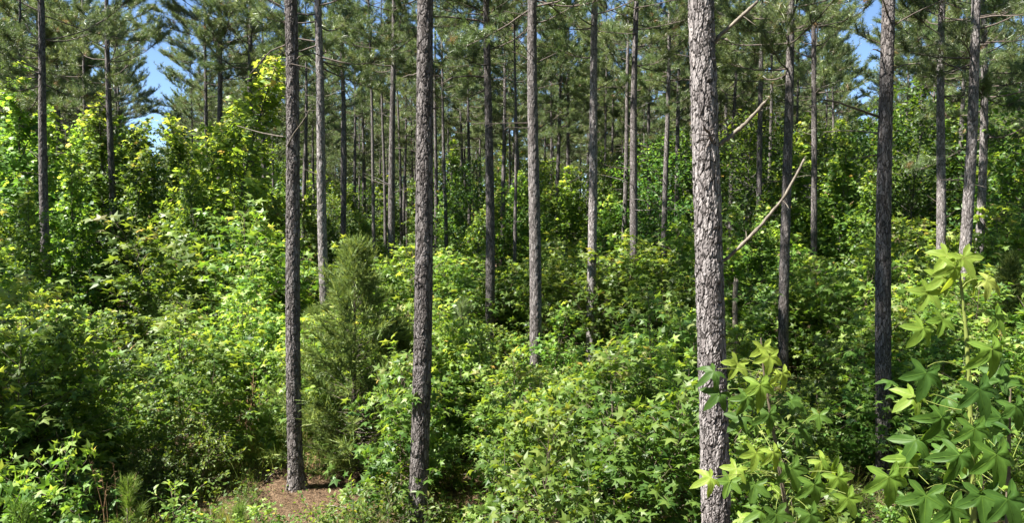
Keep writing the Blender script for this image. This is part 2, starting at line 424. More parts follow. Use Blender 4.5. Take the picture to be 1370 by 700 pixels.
def crown_mesh(name, seed, Hc=9.0, Rc=2.5, dens=1.0, nper=29, width=.0095):
    r = np.random.default_rng(seed); M = Mesh()
    P, Dn = [], []
    z = 0.0
    while z < Hc - .35:
        f = z / Hc
        prof = (.62 + .38 * min(1, f / .22)) * (1 - max(0, f - .22) / .78) ** .75 + .12
        for k in range(int(r.integers(3, 6))):
            if f < .2 and r.random() < .35: continue
            a = r.random() * 2 * math.pi
            Lb = Rc * prof * r.uniform(.6, 1.18)
            el = -.12 + .95 * f + r.normal(0, .14)
            d0 = np.array((math.cos(a) * math.cos(el), math.sin(a) * math.cos(el), math.sin(el)))
            n = 9
            b = curve((0, 0, z + r.uniform(-.2, .2)), d0, Lb, n, .55, .07, r)
            tube(M, b, np.linspace(.023 * (1 - .65 * f), .005, n), 5, 0)
            ns = max(2, int(Lb * 8.4 * dens))
            for s in range(ns):
                u = r.uniform(.3, 1.0) ** .8
                i = min(int(u * (n - 1)), n - 2); fr = u * (n - 1) - i
                p0 = b[i] * (1 - fr) + b[i + 1] * fr; bd = norm(b[i + 1] - b[i])
                sd_ = norm(np.cross(bd, (0, 0, 1.))) * (1 if s % 2 else -1)
                d1 = norm(bd * r.uniform(.5, 1.1) + sd_ * r.uniform(.3, 1.0) + np.array((0, 0, r.uniform(-.05, .55))))
                Ls = r.uniform(.25, .95) * (1.15 - .5 * u) * (.6 + .4 * prof)
                c = curve(p0, d1, Ls, 4, .6, .1, r)
                tube(M, c, np.linspace(.010, .004, 4), 3, 0)
                for q in range(3):
                    w = 1 - q * .34 * r.uniform(.7, 1.1)
                    i2 = min(int(w * 3), 2); f2 = w * 3 - i2
                    pp = c[i2] * (1 - f2) + c[i2 + 1] * f2
                    dd = norm(c[i2 + 1] - c[i2] + r.normal(0, .25 + .25 * (q > 0), 3) * np.linalg.norm(c[i2 + 1] - c[i2]) * 1.6)
                    P.append(pp + dd * .06); Dn.append(dd)
            P.append(b[-1]); Dn.append(norm(b[-1] - b[-2]))
        z += r.uniform(.42, .66)
    for q in range(6): P.append(np.array((0, 0, Hc - .5 * q / 6))); Dn.append(norm(np.array((r.normal(0, .3), r.normal(0, .3), 1.))))
    P = np.array(P); Dn = np.array(Dn)
    tint = np.clip(r.normal(.48, .2, len(P)), 0, .95); tint[r.random(len(P)) < .015] = 1
    needle_tufts(M, P, Dn, r, nper, .19, width, 1, tint)
    return M.mesh(name, [LIMB, NEEDLE])

CROWNS = [crown_mesh("pine_crown_mesh", 100 + k, 9.0, R_.uniform(2.5, 3.0), R_.uniform(.95, 1.2)) for k in range(7)]
TRUNKS = [trunk_mesh("slim_trunk_mesh", 18.5, .12, 40 + k, 0) for k in range(5)]

PINES = []          # (px, D, root) for the labels of what stands around them
def pine_root(x, y, slope, H, cb, crown_k, trunk_me, tsc, cw=1.0, leany=0.0):
    z = float(ground_z(x, y)) - .05
    root = empty("pine_tree", (x, y, z), 0, (math.atan(slope), leany))
    part("trunk", trunk_me, root, (0, 0, 0), (0, 0, R_.uniform(0, 6.28)), tsc)
    part("crown", CROWNS[crown_k % len(CROWNS)], root, (0, 0, cb), (0, 0, R_.uniform(0, 6.28)), (cw, cw, (H - cb) / 9.0))
    return root

def dead_branch(root, z, az, L, el, r0=.014, bend=-.25, r=None, wob=.07, rad=.1):
    r = r or rng
    M = Mesh(); n = 8
    d = (math.cos(az) * math.cos(el), math.sin(az) * math.cos(el), math.sin(el))
    p0 = np.array((d[0] * rad * .5, d[1] * rad * .5, z))
    p = curve(p0, d, L, n, bend, wob, r)
    tube(M, p, np.linspace(r0, r0 * .35, n), 6, 0, .5, True)
    if L > .8:
        for k in range(int(r.integers(1, 4))):
            i = int(r.integers(3, n - 1)); dd = norm(p[i] - p[i - 1]) + r.normal(0, .6, 3)
            tube(M, curve(p[i], norm(dd), L * r.uniform(.15, .35), 4, 0, .12, r), np.linspace(r0 * .45, .002, 4), 4, 0)
    return part("dead_branch", M.mesh("dead_branch_mesh", DEADWOOD if r.random() < .3 else LIMB), root)

# the trunks one can follow in the photograph: x at y0, x at y1, y0, y1, width (px), distance, label
HERO = [
 (945, 957, 0, 700, 37.5, 6.5, "thickest pale scaly pine trunk in front, three broken dead limbs on its right"),
 (566, 557, 0, 700, 24.5, 9.8, "second thickest pine trunk, left of centre, grey plated bark, dark right side"),
 (378, 397, 0, 672, 19, 11.8, "leaning pine trunk whose base shows on bare red pine straw"),
 (1190, 1183, 0, 660, 19.5, 12.2, "scaly pine trunk rising behind the big near leaves, base in bright leaves"),
 (718, 716, 0, 490, 14.2, 16.8, "straight dark pine trunk in the middle, pale only near its top"),
 (653, 655, 0, 440, 10.5, 22, "almost black pine trunk beside the straight middle trunk"),
 (796, 790, 0, 470, 10.6, 21, "speckled pine trunk with one dark twig low on its left"),
 (427, 438, 0, 430, 11, 21, "slanting light grey pine trunk between the leaning and second thickest trunks"),
 (1055, 1048, 0, 510, 11.6, 19.5, "reddish slim pine trunk crossed by the long broken limb"),
 (1303, 1287, 0, 350, 12, 19, "middle and palest of the three bristly pine trunks above the bright shoot"),
 (1265, 1258, 0, 330, 9.5, 22.5, "left one of three bristly pine trunks with bare dead twigs"),
 (1318, 1310, 20, 360, 9, 24, "right and thinnest of the three bristly pine trunks"),
 (1091, 1090, 100, 460, 8, 27, "slim brown pine trunk right of the reddish slim trunk"),
 (1020, 1016, 120, 440, 7.5, 28, "slim pine trunk rising behind the crossing broken limb"),
 (55, 63, 0, 380, 9.5, 24, "dark pine trunk with pale dead limb, biggest near the left edge"),
 (27, 34, 0, 400, 6, 36, "thin pine trunk by the left edge, half hidden in leaves"),
 (50, 53, 60, 380, 6, 37, "thin pine trunk close behind the dark left trunk"),
 (78, 82, 60, 330, 6, 38, "thin dark pine trunk just right of the dark left trunk"),
 (103, 103, 120, 330, 6, 40, "thin pine trunk behind bright young leaves near the left"),
 (142, 149, 0, 330, 7.2, 30, "dark pine with heavy crown beside the left sky gap"),
 (153, 155, 110, 260, 4, 50, "thin pine trunk close right of the heavy crowned pine"),
 (159, 160, 120, 260, 4, 54, "second thin pine trunk right of the heavy crowned pine"),
 (293, 298, 0, 390, 7, 31, "pine trunk rising through the tall bright sweetgum"),
 (331, 335, 0, 300, 7, 31, "pine trunk right of the tall bright sweetgum"),
 (351, 352, 130, 230, 5, 46, "short stretch of pine trunk behind the tall sweetgum's right side"),
 (408, 407, 100, 400, 5.3, 42, "thin straight pine trunk just right of the leaning trunk"),
 (457, 459, 40, 360, 6.2, 34, "thin grey pine trunk just right of the slanting trunk"),
 (475, 476, 120, 330, 4, 55, "thin far pine trunk left of the brown double trunk"),
 (487, 488, 130, 310, 4, 58, "very thin far pine trunk near the brown double trunk"),
 (526, 524, 0, 330, 7.8, 28, "brown straight pine trunk left of the second thickest trunk"),
 (542, 541, 160, 350, 4, 50, "thin pale pine trunk against the second thickest trunk's left side"),
 (616, 617, 140, 320, 4, 52, "thin pale pine trunk right of the second thickest trunk"),
 (627, 627, 150, 330, 4.3, 48, "thin pine trunk left of the almost black trunk"),
 (641, 641, 200, 320, 3.4, 62, "thinnest pale pine trunk against the almost black trunk"),
 (676, 674, 30, 340, 5, 42, "thin grey pine trunk right of the almost black trunk"),
 (750, 745, 60, 390, 5, 42, "thin pale pine trunk right of the straight middle trunk"),
 (760, 758, 160, 380, 5, 44, "thin pine trunk left of the speckled trunk"),
 (840, 832, 130, 370, 6, 36, "crooked grey pine trunk right of the speckled trunk"),
 (852, 848, 0, 340, 9, 26, "dark slim pine trunk with many crossing limbs before the shady thicket"),
 (868, 866, 150, 350, 5, 44, "thin pale pine trunk at the dark thicket"),
 (909, 906, 120, 340, 6, 38, "thin dark pine trunk left of the thickest trunk"),
]
G_PINE = "tall pines of the plantation"
def hero_pine(i, x0, x1, y0, y1, w, D, label):
    A = unproject(x0, y0, D); B = unproject(x1, y1, D)
    slope = (A[0] - B[0]) / (A[2] - B[2])
    bx = B[0] - slope * B[2]
    zmid = (max(B[2], 0) + A[2]) / 2
    H = 18.0 + (i * 7 % 5) * .5
    r0 = w * D / F / 2 / float(taper(np.array(zmid), H))
    if D < 14: r0 *= .92
    fine = 2 if D < 14 else (1 if D < 25 else 0)
    cb = {5: 8.6, 8: 8.3, 9: 8.6, 10: 8.4, 11: 7.6, 14: 8.8, 19: 9.2}.get(i, 9.0 + (i * 13 % 7) * .22)
    if D > 33: cb += .5
    if fine:
        root = pine_root(bx, D, slope, H, cb, i, trunk_mesh("scaly_trunk_mesh", H, r0, 200 + i, fine, i in (0, 6, 7, 9, 10, 11)), (1, 1, 1), .95 + .05 * (i % 3))
    else:
        s = r0 / .12
        root = pine_root(bx, D, slope, H, cb, i, TRUNKS[i % 5], (s, s, H / 18.5), .95 + .05 * (i % 3))
    tag(root, label, "pine tree", G_PINE)
    root["_px"] = (x0 + x1) / 2
    return root, bx, slope, r0

heroes = [hero_pine(i, *h) for i, h in enumerate(HERO)]
for i, h in enumerate(HERO):
    D = h[5]
    PINES.append((h[0] * .5 + h[1] * .5, D))
    if D > 32: continue
    root = heroes[i][0]; r = np.random.default_rng(900 + i)
    if i == 0 or i == 1: continue
    for k in range(int(r.integers(3, 6)) + (4 if i in (9, 10, 11) else 0)):
        zlo = 4.2 if i in (9, 10, 11) else 5.6
        dead_branch(root, r.uniform(zlo, 8.8), r.choice([0, math.pi]) + r.normal(0, .6), r.uniform(.4, 1.3) * (.6 if i in (9, 10, 11) else 1), r.uniform(-.1, .6), r.uniform(.009, .017), r.uniform(-.6, .5), r)

def limb_between(root_i, pts, D, r0, r1, mat=DEADWOOD, seg=8, wob=.01):
    """a dead limb whose middle line runs through photo points at the tree's own distance"""
    root = heroes[root_i][0]
    P = [unproject(x, y, D + dd) - np.array(root.location) for x, y, dd in pts]
    sl = heroes[root_i][2]; c, s = math.cos(-math.atan(sl)), math.sin(-math.atan(sl))
    P = [np.array((c * p[0] + s * p[2], p[1], -s * p[0] + c * p[2])) for p in P]
    NP = 40; u = np.linspace(0, len(P) - 1, NP); ij = np.minimum(u.astype(int), len(P) - 2); fr = (u - ij)[:, None]
    P = np.array(P); q = P[ij] * (1 - fr) + P[ij + 1] * fr + (np.cumsum(rng.normal(0, wob, (NP, 3)), 0) * .18)
    rad = np.linspace(r0, r1, NP) * rng.uniform(.84, 1.12, NP) * (1 + .5 * np.exp(-np.arange(NP) / 2.0))
    rad[rng.integers(6, NP - 2, 3)] *= 1.3
    M = Mesh(); tube(M, q, rad, 10, 0, .5, True)
    e = q[-1]; dd = norm(q[-1] - q[-4])
    for k in range(3): tube(M, np.array([e - dd * r1, e + dd * r1 * rng.uniform(1.5, 4) + rng.normal(0, r1 * .7, 3)]), (r1 * .6, r1 * .1), 4, 0)
    if r0 > .015:
        for k in range(3):
            j = int(rng.integers(8, NP - 4)); tube(M, curve(q[j], norm(dd + rng.normal(0, 1, 3)), rng.uniform(.04, .22), 4, 0, .15), (.005, .004, .003, .0015), 5, 0)
    return part("dead_branch", M.mesh("dead_branch_mesh", mat), root)

limb_between(0, [(950, 62, 0), (966, 45, -.02), (1018, -2, -.1)], 6.5, .019, .014)
limb_between(0, [(955, 198, 0), (975, 184, -.02), (1000, 160, -.05), (1023, 134, -.08)], 6.5, .020, .014)
limb_between(0, [(960, 352, 0), (973, 345, -.02), (1020, 300, -.1), (1050, 262, -.16), (1077, 212, -.22)], 6.5, .017, .010)
limb_between(0, [(953, 195, -.12), (948, 180, -.17), (941, 167, -.22)], 6.5, .016, .008, LIMB)
limb_between(0, [(966, 52, 0), (971, 52, -.1), (972, 55, -.12)], 6.5, .008, .006)
limb_between(1, [(572, 147, 0), (582, 144, 0), (593, 143, 0)], 9.8, .015, .006, LIMB)
limb_between(1, [(566, 390, -.1), (560, 377, -.16), (552, 373, -.2)], 9.8, .018, .006, LIMB)
limb_between(1, [(570, 372, -.08), (582, 360, -.12), (592, 348, -.16)], 9.8, .006, .003)
limb_between(1, [(560, 98, 0), (548, 100, 0), (541, 103, 0)], 9.8, .010, .005)
limb_between(1, [(565, 325, 0), (580, 329, -.05), (584, 331, -.05)], 9.8, .022, .012, LIMB)
limb_between(6, [(790, 428, 0), (780, 416, 0), (767, 406, -.1)], 21, .02, .008, LIMB)
limb_between(14, [(57, 56, 0), (50, 52, 0), (40, 42, 0), (34, 31, 0)], 24, .028, .012)
limb_between(3, [(1180, 157, 0), (1150, 146, -.2), (1120, 136, -.3), (1095, 132, -.4)], 12.2, .022, .009, LIMB)
limb_between(3, [(1180, 70, 0), (1172, 66, -.2), (1168, 64, -.2)], 12.2, .012, .010)
limb_between(3, [(1180, 338, 0), (1165, 334, -.2), (1148, 331, -.3)], 12.2, .008, .004)
limb_between(2, [(382, 60, 0), (362, 68, 0), (345, 88, 0), (335, 98, 0)], 11.8, .012, .006, LIMB)
limb_between(2, [(388, 88, 0), (400, 76, 0), (418, 72, .2), (428, 78, .3)], 11.8, .012, .006, LIMB)
limb_between(4, [(716, 83, 0), (704, 77, 0), (687, 68, 0)], 16.8, .014, .006, LIMB)
limb_between(4, [(720, 83, 0), (735, 75, 0), (745, 70, 0)], 16.8, .012, .006, LIMB)
limb_between(4, [(718, 30, 0), (735, 25, 0), (765, 8, 0)], 16.8, .018, .008, LIMB)
limb_between(4, [(718, 22, 0), (700, 20, 0), (675, 14, 0)], 16.8, .016, .008, LIMB)
limb_between(5, [(653, 32, 0), (640, 27, 0), (600, 23, 0), (578, 22, 0)], 22, .04, .014, LIMB)
limb_between(5, [(653, 103, 0), (630, 101, 0), (605, 104, 0), (590, 112, 0)], 22, .032, .012, LIMB)

# filler pines, further back
def keep_gap(px, D):
    if D > 20 and abs(px - 208) < 2.1 / D * F + 3: return False
    if 20 < D < 85 and abs(px - 1158) < 1.9 / D * F + 6: return False
    return True
pts = []
tries = 0
while len(pts) < 250 and tries < 40000:
    tries += 1
    D = 30 + 66 * R_.random() ** 1.05
    px = R_.uniform(-60, 1430)
    if not keep_gap(px, D): continue
    x = (px - 685) / F * D
    if any((x - a) ** 2 + (D - b) ** 2 < 2.9 ** 2 for a, b in pts): continue
    if any((x - hx[1]) ** 2 + (D - h[5]) ** 2 < 2.6 ** 2 for hx, h in zip(heroes, HERO)): continue
    if D < 45 and any(abs(px - hp) < 9 for hp, hd in PINES): continue
    pts.append((x, D))
filler_pines = []
for k, (x, D) in enumerate(pts):
    H = R_.uniform(16.5, 19.5)
    s = R_.uniform(.6, 1.05)
    root = pine_root(x, D, R_.gauss(0, .012), H, R_.uniform(8.8, 11.0), k, TRUNKS[k % 5], (s, s, H / 18.5), R_.uniform(.85, 1.12), R_.gauss(0, .012))
    filler_pines.append((root, px_of(x, D), D))

# pines just outside the frame on the sunny side, whose crowns shade the left of the view
for k, (x, y) in enumerate([(-14.4, 7.8), (-18, 12), (-18.2, 18.0)]):
    H = 16.4 + k % 3 * .5
    root = pine_root(x, y, 0.0, H, 9.0, k + 2, TRUNKS[k % 5], (1.05, 1.05, H / 18.5), 1.05)
    tag(root, "tall pine standing just outside the view on the sunny side", "pine tree", G_PINE)

# ------------------------------------------------------------------ broadleaf plants
def lerp_on(P, u):
    n = len(P) - 1; i = min(int(u * n), n - 1); f = u * n - i
    return P[i] * (1 - f) + P[i + 1] * f

def sapling(kind, H, Rr, nbr, per, leaf, size, seed, mats, stem_r=.014, low=.06, shape='bush', stems=1, lean=.1, age=.26):
    """stem mesh and foliage mesh of a leafy plant"""
    r = np.random.default_rng(seed)
    S = Mesh(); Lf = Mesh()
    P, Dd, Nn, Tt = [], [], [], []
    for st in range(stems):
        h = H * (1 if st == 0 else r.uniform(.6, .95))
        a0 = r.random() * 6.28; ln = lean * (1 if st == 0 else 2.6)
        d0 = norm(np.array((math.cos(a0) * ln, math.sin(a0) * ln, 1.)))
        ax = curve((r.normal(0, .05) * (st > 0), r.normal(0, .05) * (st > 0), -.1), d0, h + .1, 12, .15, .04, r)
        tube(S, ax, np.linspace(stem_r, stem_r * .2, 12), 6, 0)
        for b in range(nbr):
            u = low + (1 - low) * ((b + r.random()) / nbr)
            if shape == 'bush': prof = math.sin(math.pi * min(1, .22 + .78 * u)) ** .75 * 1.0 + .12
            else: prof = (1 - u) ** .7 * min(1, .5 + u * 2.2) + .07
            Lb = Rr * prof * r.uniform(.55, 1.2)
            a = b * 2.4 + r.normal(0, .5)
            el = .25 + .6 * u + r.normal(0, .18)
            d = np.array((math.cos(a) * math.cos(el), math.sin(a) * math.cos(el), math.sin(el)))
            p = curve(lerp_on(ax, u), d, Lb, 6, .15, .09, r)
            tube(S, p, np.linspace(stem_r * .38 * (1.1 - .6 * u), .0016, 6), 4, 0)
            twigs = [(p, Lb)]
            for q in range(int(1 + Lb * 2.6)):
                w = r.uniform(.25, .95); pd = norm(p[-1] - p[0])
                dd = norm(pd * .7 + r.normal(0, .5, 3) + np.array((0, 0, .1)))
                Lt = Lb * r.uniform(.25, .5)
                tw = curve(lerp_on(p, w), dd, Lt, 4, .1, .1, r)
                tube(S, tw, np.linspace(.0035, .0014, 4), 3, 0)
                twigs.append((tw, Lt))
            for tw, Lt in twigs:
                nl = max(2, int(Lt * per))
                for q in range(nl):
                    w = 1 - (q / nl) * .85 * r.uniform(.7, 1.1)
                    pp = lerp_on(tw, max(w, .05)); td = norm(tw[-1] - tw[-2])
                    sidev = norm(np.cross(td, r.normal(0, 1, 3)))
                    dr = norm(td * r.uniform(.2, .9) + sidev * r.uniform(.3, .9) + np.array((0, 0, -.12)))
                    nr = norm(np.array((0, 0, 1.)) + np.array((d[0], d[1], 0)) * .5 + r.normal(0, .33, 3))
                    P.append(pp + dr * size * .3); Dd.append(dr); Nn.append(nr)
                    young = (w > .85) * .22 + .25 * u ** 2
                    Tt.append(np.clip(age + young + r.normal(0, .13), 0, .92))
    P = np.array(P); Tt = np.array(Tt)
    tip = (P[:, 2] > .9 * H * (1 - 0)) & (r.random(len(P)) < .35); Tt[tip] = np.clip(Tt[tip] + .2, 0, .95)
    Tt[r.random(len(P)) < .006] = 1.0
    tv, tf = leaf
    stamp(Lf, tv, tf, P, frames(np.array(Dd), np.array(Nn)), size * r.uniform(.55, 1.2, len(P)), 0, Tt)
    return S.mesh(kind + "_stem_mesh", mats[0]), Lf.mesh(kind + "_leaf_mesh", mats[1])

SPECIES = {}
def species(key, name, parts, meshes, H):
    SPECIES.setdefault(key, []).append((name, parts, meshes, H))
for k in range(5):
    species('gum_mid', "sweetgum_sapling", ("stem", "foliage"), sapling("gum", 3.0, 1.0, 34, 13, STAR, .16, 300 + k, (STEM, GUM), .016, .06, 'bush', 2 + k % 2), 3.0)
for k in range(3):
    species('gum_low', "sweetgum_sapling", ("stem", "foliage"), sapling("gum_low", 1.5, .65, 18, 17, STAR, .14, 340 + k, (STEM, GUM), .010, .06, 'bush', 2), 1.5)
for k in range(4):
    species('gum_tall', "sweetgum_tree", ("trunk", "crown"), sapling("gum_tall", 9.0, 2.1, 115, 12, STAR_S, .21, 360 + k, (GREYBARK, GUM), .06, .1, 'cone', 1, .03, .30 - .05 * k), 9.0)
for k in range(4):
    species('shrub', "leafy_shrub", ("stem", "foliage"), sapling("shrub", 2.0, .95, 28, 22, OVAL, .10, 380 + k, (STEM, OAK), .012, .05, 'bush', 3, .16), 2.0)
for k in range(3):
    species('shrub_low', "leafy_shrub", ("stem", "foliage"), sapling("shrub_low", .9, .5, 18, 48, OVAL, .055, 400 + k, (STEM, OAK), .007, .05, 'bush', 3, .2), .9)
for k in range(4):
    species('oak_tall', "hardwood_tree", ("trunk", "crown"), sapling("oak_tall", 8.0, 2.2, 80, 12, OVAL, .18, 420 + k, (GREYBARK, OAK), .055, .12, 'bush', 1, .05, .04), 8.0)

PLANTS = []
CURSOR = {}
def plant(key, x, y, h, wide=1.0, label=None, cat=None, group=None):
    lst = SPECIES[key]; c = CURSOR.get(key, 0); CURSOR[key] = c + 1
    name, pn, me, H = lst[c % len(lst)]
    R0 = {'gum_mid': 1.1, 'gum_low': .7, 'gum_tall': 1.8, 'shrub': 1.1, 'shrub_low': .6, 'oak_tall': 2.1}[key]
    for (hx0, hx1, hy0, hy1, hw, hD, hl) in HERO:
        if y < min(hD - .3, 21) and hw > 9.3 and abs(px_of(x, y) - hx1) < hw / 2 + .85 * R0 * h / H * wide / y * F:
            h = min(h, float(unproject(px_of(x, y), hy1 - 6, y)[2]))
    if h < .35: return None
    s = h / H
    root = empty(name, (x, y, float(ground_z(x, y)) - .02), R_.uniform(0, 6.28))
    sw = s * wide
    for n, m in zip(pn, me): part(n, m, root, (0, 0, 0), (0, 0, 0), (sw, sw, s))
    PLANTS.append([root, key, px_of(x, y), y, h, label])
    return root

def plant_px(key, px, D, topy, wide=1.0, label=None):
    T = unproject(px, topy, D)
    return plant(key, T[0], D, max(T[2], .4), wide, label)

# plants one can point at (photo column, distance, photo row of the top)
for a in [
 ('gum_mid', 742, 7.6, 545, 1.0, "dark star leaved sweetgum at the bottom with a few bright leaves catching sun"),
 ('gum_mid', 690, 10, 458, .95, "sweetgum sapling with pinkish tips directly below the straight middle trunk"),
 ('gum_mid', 765, 11.5, 478, 1.1, None), ('gum_mid', 830, 11.5, 445, 1.1, None), ('gum_mid', 880, 13, 385, 1.05, "tall full sweetgum sapling left of the thickest trunk with shaded right side"),
 ('gum_mid', 905, 10.5, 470, 1.0, None), ('gum_low', 628, 9.0, 575, 1.0, None), ('gum_mid', 590, 13.5, 415, .9, None),
 ('gum_mid', 545, 11.8, 470, .75, "yellow tipped sweetgum squeezed between the cedar and second thickest trunk"),
 ('gum_mid', 42, 11, 392, 1.0, "tall pink tipped sweetgum sapling near the left edge"), ('gum_mid', 2, 10, 430, 1.1, None), ('gum_mid', 95, 11.5, 470, 1.0, None),
 ('gum_low', 70, 8.6, 605, .8, "small pale leaved sweetgum low in the left corner"),
 ('gum_mid', 275, 15, 440, 1.15, None), ('gum_mid', 335, 15.5, 392, 1.1, None), ('gum_mid', 352, 18.5, 350, 1.1, None), ('gum_mid', 245, 17, 410, 1.2, None),
 ('gum_mid', 205, 13.5, 478, 1.1, None), ('gum_mid', 150, 12.5, 520, 1.1, None), ('gum_mid', 290, 14.2, 490, 1.1, None), ('gum_mid', 348, 16, 440, 1.0, None),
 ('gum_mid', 1100, 14, 440, 1.15, None), ('gum_mid', 1150, 15.5, 400, 1.15, None), ('gum_mid', 1060, 12, 500, 1.1, None), ('gum_mid', 1225, 15, 385, 1.15, None),
 ('gum_mid', 1010, 13, 450, 1.1, None), ('gum_mid', 1290, 15, 370, 1.2, None), ('gum_mid', 1345, 13, 400, 1.2, None), ('gum_mid', 1140, 10, 560, 1.1, None),
 ('gum_mid', 1240, 9.5, 570, 1.1, None), ('gum_mid', 1020, 9.5, 580, 1.0, None), ('gum_mid', 1330, 9, 560, 1.2, None), ('gum_low', 1075, 8.6, 640, 1.1, None),
 ('gum_mid', 640, 14.5, 430, .9, None), ('gum_mid', 735, 14.5, 420, 1.0, None), ('gum_mid', 685, 16, 380, 1.0, None), ('gum_mid', 600, 19, 330, 1.2, None),
 ('gum_mid', 820, 16, 385, 1.0, None), ('gum_mid', 770, 18, 370, 1.0, None), ('gum_mid', 420, 17, 380, 1.0, None), ('gum_mid', 400, 15, 430, 1.0, None),
 ('gum_tall', 290, 27, 66, 1.05, "tall bright sweetgum tree standing clear beside the left sky gap"),
 ('gum_tall', 160, 27, 200, .9, None),
 ('gum_tall', 90, 25, 210, .9, None),
 ('gum_tall', 262, 25, 215, .9, None),
 ('gum_tall', 335, 26, 260, 1.0, None),
 ('gum_tall', 310, 36, 130, .9, None),
 ('gum_tall', 35, 21, 250, .9, None),
 ('gum_tall', 445, 33, 290, 1.0, None),
 ('gum_tall', 510, 35, 280, 1.0, None),
 ('gum_tall', 575, 32, 240, .9, None),
 ('gum_tall', 1160, 26, 230, .9, None),
 ('gum_tall', 1020, 24, 270, 1.0, None),
 ('gum_tall', 120, 33, 140, 1.0, None), ('gum_tall', 185, 37, 175, .9, None), ('gum_tall', 15, 26, 95, 1.05, "bright sweetgum tree crowding the upper left edge"),
 ('gum_tall', 60, 29, 150, 1.0, None), ('gum_tall', 245, 30, 160, .95, None), ('gum_tall', 345, 33, 200, .9, None),
 ('gum_tall', 607, 38, 190, .8, None), ('gum_tall', 690, 36, 230, .9, None), ('gum_tall', 625, 30, 250, .9, None), ('gum_tall', 800, 30, 260, 1.0, None),
 ('oak_tall', 1000, 30, 165, 1.1, None), ('gum_tall', 1062, 32, 195, 1.1, None), ('gum_tall', 1125, 30, 185, 1.1, None), ('oak_tall', 1222, 31, 145, 1.1, None),
 ('gum_tall', 1345, 29, 115, 1.15, None), ('oak_tall', 1385, 25, 100, 1.1, None), ('oak_tall', 1180, 38, 150, 1.2, None), ('oak_tall', 880, 36, 195, 1.1, None), ('oak_tall', 935, 40, 180, 1.1, None),
 ('oak_tall', 820, 40, 200, 1.0, None), ('oak_tall', 735, 45, 215, 1.1, None), ('oak_tall', 1290, 36, 150, 1.1, None),
 ('shrub', 115, 16.5, 430, 1.1, None), ('shrub_low', 160, 19, 420, 1.2, None), ('shrub', 30, 15, 470, 1.1, None),
 ('shrub_low', 1150, 10.4, 650, 1.1, None), ('shrub_low', 1200, 10, 655, 1.2, None), ('shrub_low', 1260, 10.6, 640, 1.2, None), ('shrub_low', 1110, 11, 630, 1.2, None), ('shrub_low', 1190, 11.4, 645, 1.1, None),
 ('shrub_low', 480, 9.3, 655, 1.1, None), ('shrub_low', 525, 9.6, 640, 1.1, None), ('shrub_low', 330, 11, 660, .8, None), ('shrub_low', 225, 9.0, 660, 1.3, "pale bluish green low shrub at the bottom left"),
 ('shrub', 255, 11.5, 560, 1.0, None), ('shrub', 200, 11, 600, 1.0, None), ('shrub', 360, 14, 530, .8, None), ('shrub', 590, 12.0, 575, .8, None),
]:
    plant_px(*a)

# fill: everything between and behind, by distance bands
def top_limit(px):
    xs_ = [-80, 60, 230, 340, 390, 560, 610, 690, 760, 860, 960, 1040, 1450]
    ys_ = [90, 115, 130, 165, 205, 225, 175, 190, 205, 175, 150, 120, 90]
    return float(np.interp(px, xs_, ys_))
CLEAR = [(358, 12.6, .95), (372, 11.4, .8), (425, 11.6, .8), (470, 11.3, .6), (600, 13.2, .75), (600, 11.6, .6), (395, 10.3, .7)]
CLEARW = [((p - 685) / F * d, d, r) for p, d, r in CLEAR]
CED = unproject(472, 335, 12.6); YP = unproject(613, 390, 16)
placed = [(p[0].location.x, p[0].location.y) for p in PLANTS]
def free(x, y, d):
    if any((x - a) ** 2 + (y - b) ** 2 < (r + .35) ** 2 for a, b, r in CLEARW): return False
    if (x + 4.7) ** 2 + (y - 13.8) ** 2 < 1.3 ** 2: return False
    if (x - CED[0]) ** 2 + (y - CED[1]) ** 2 < 1.5 ** 2: return False
    return not any((x - a) ** 2 + (y - b) ** 2 < d * d for a, b in placed)
def scatter(n, d0, d1, fn, gap):
    k = t_ = 0
    while k < n and t_ < n * 40:
        t_ += 1
        D = math.sqrt(R_.uniform(d0 * d0, d1 * d1)); px = R_.uniform(-90, 1460)
        x = (px - 685) / F * D
        if not free(x, D, gap): continue
        if fn(px, D, x): placed.append((x, D)); k += 1
def near_fn(px, D, x):
    valley = 70 < px < 240 and D < 26
    if valley:
        plant('shrub_low', x, D, R_.uniform(.5, .9), 1.3); return True
    # the tops must not climb over the trunks' visible lengths
    lim = 470 - 70 * min(1, (D - 8) / 8) if 440 < px < 1000 else 470 - 90 * min(1, (D - 8) / 8)
    hmax = unproject(px, lim, D)[2]
    h = min(R_.uniform(.75, 1.0) * hmax, 3.4)
    if h < .6: return False
    key = ('gum_mid' if D < 12 or h > 2.3 else R_.choice(['gum_mid', 'gum_mid', 'shrub'])) if h > 1.6 else R_.choice(['gum_low', 'shrub_low', 'gum_low'])
    plant(key, x, D, h, R_.uniform(1.0, 1.25)); return True
scatter(70, 8.5, 17, near_fn, 1.05)
def mid_fn(px, D, x):
    if 70 < px < 235 and D < 25:
        plant('shrub', x, D, R_.uniform(.8, 1.6), 1.2); return True
    topy = R_.uniform(315, 380) if 380 < px < 860 else R_.uniform(270, 375)
    h = unproject(px, topy, D)[2]
    h = min(max(h, 1.4), 5.6)
    plant(R_.choice(['gum_mid', 'gum_mid', 'shrub']) if h < 2.5 else 'gum_mid', x, D, h, R_.uniform(1.0, 1.3)); return True
scatter(95, 17, 30, mid_fn, 1.5)
def back_fn(px, D, x):
    if abs(px - 212) < 16: return False
    lim = top_limit(px); topy = R_.uniform(lim, lim + 110)
    h = unproject(px, topy, D)[2]
    h = min(max(h, 2.8), 11)
    key = R_.choice(['gum_tall', 'oak_tall', 'oak_tall']) if px > 850 else R_.choice(['gum_tall', 'gum_tall', 'oak_tall'])
    plant(key, x, D, h, R_.uniform(.9, 1.2) * (1.25 if h < 5 else 1)); return True
scatter(100, 30, 52, back_fn, 2.1)
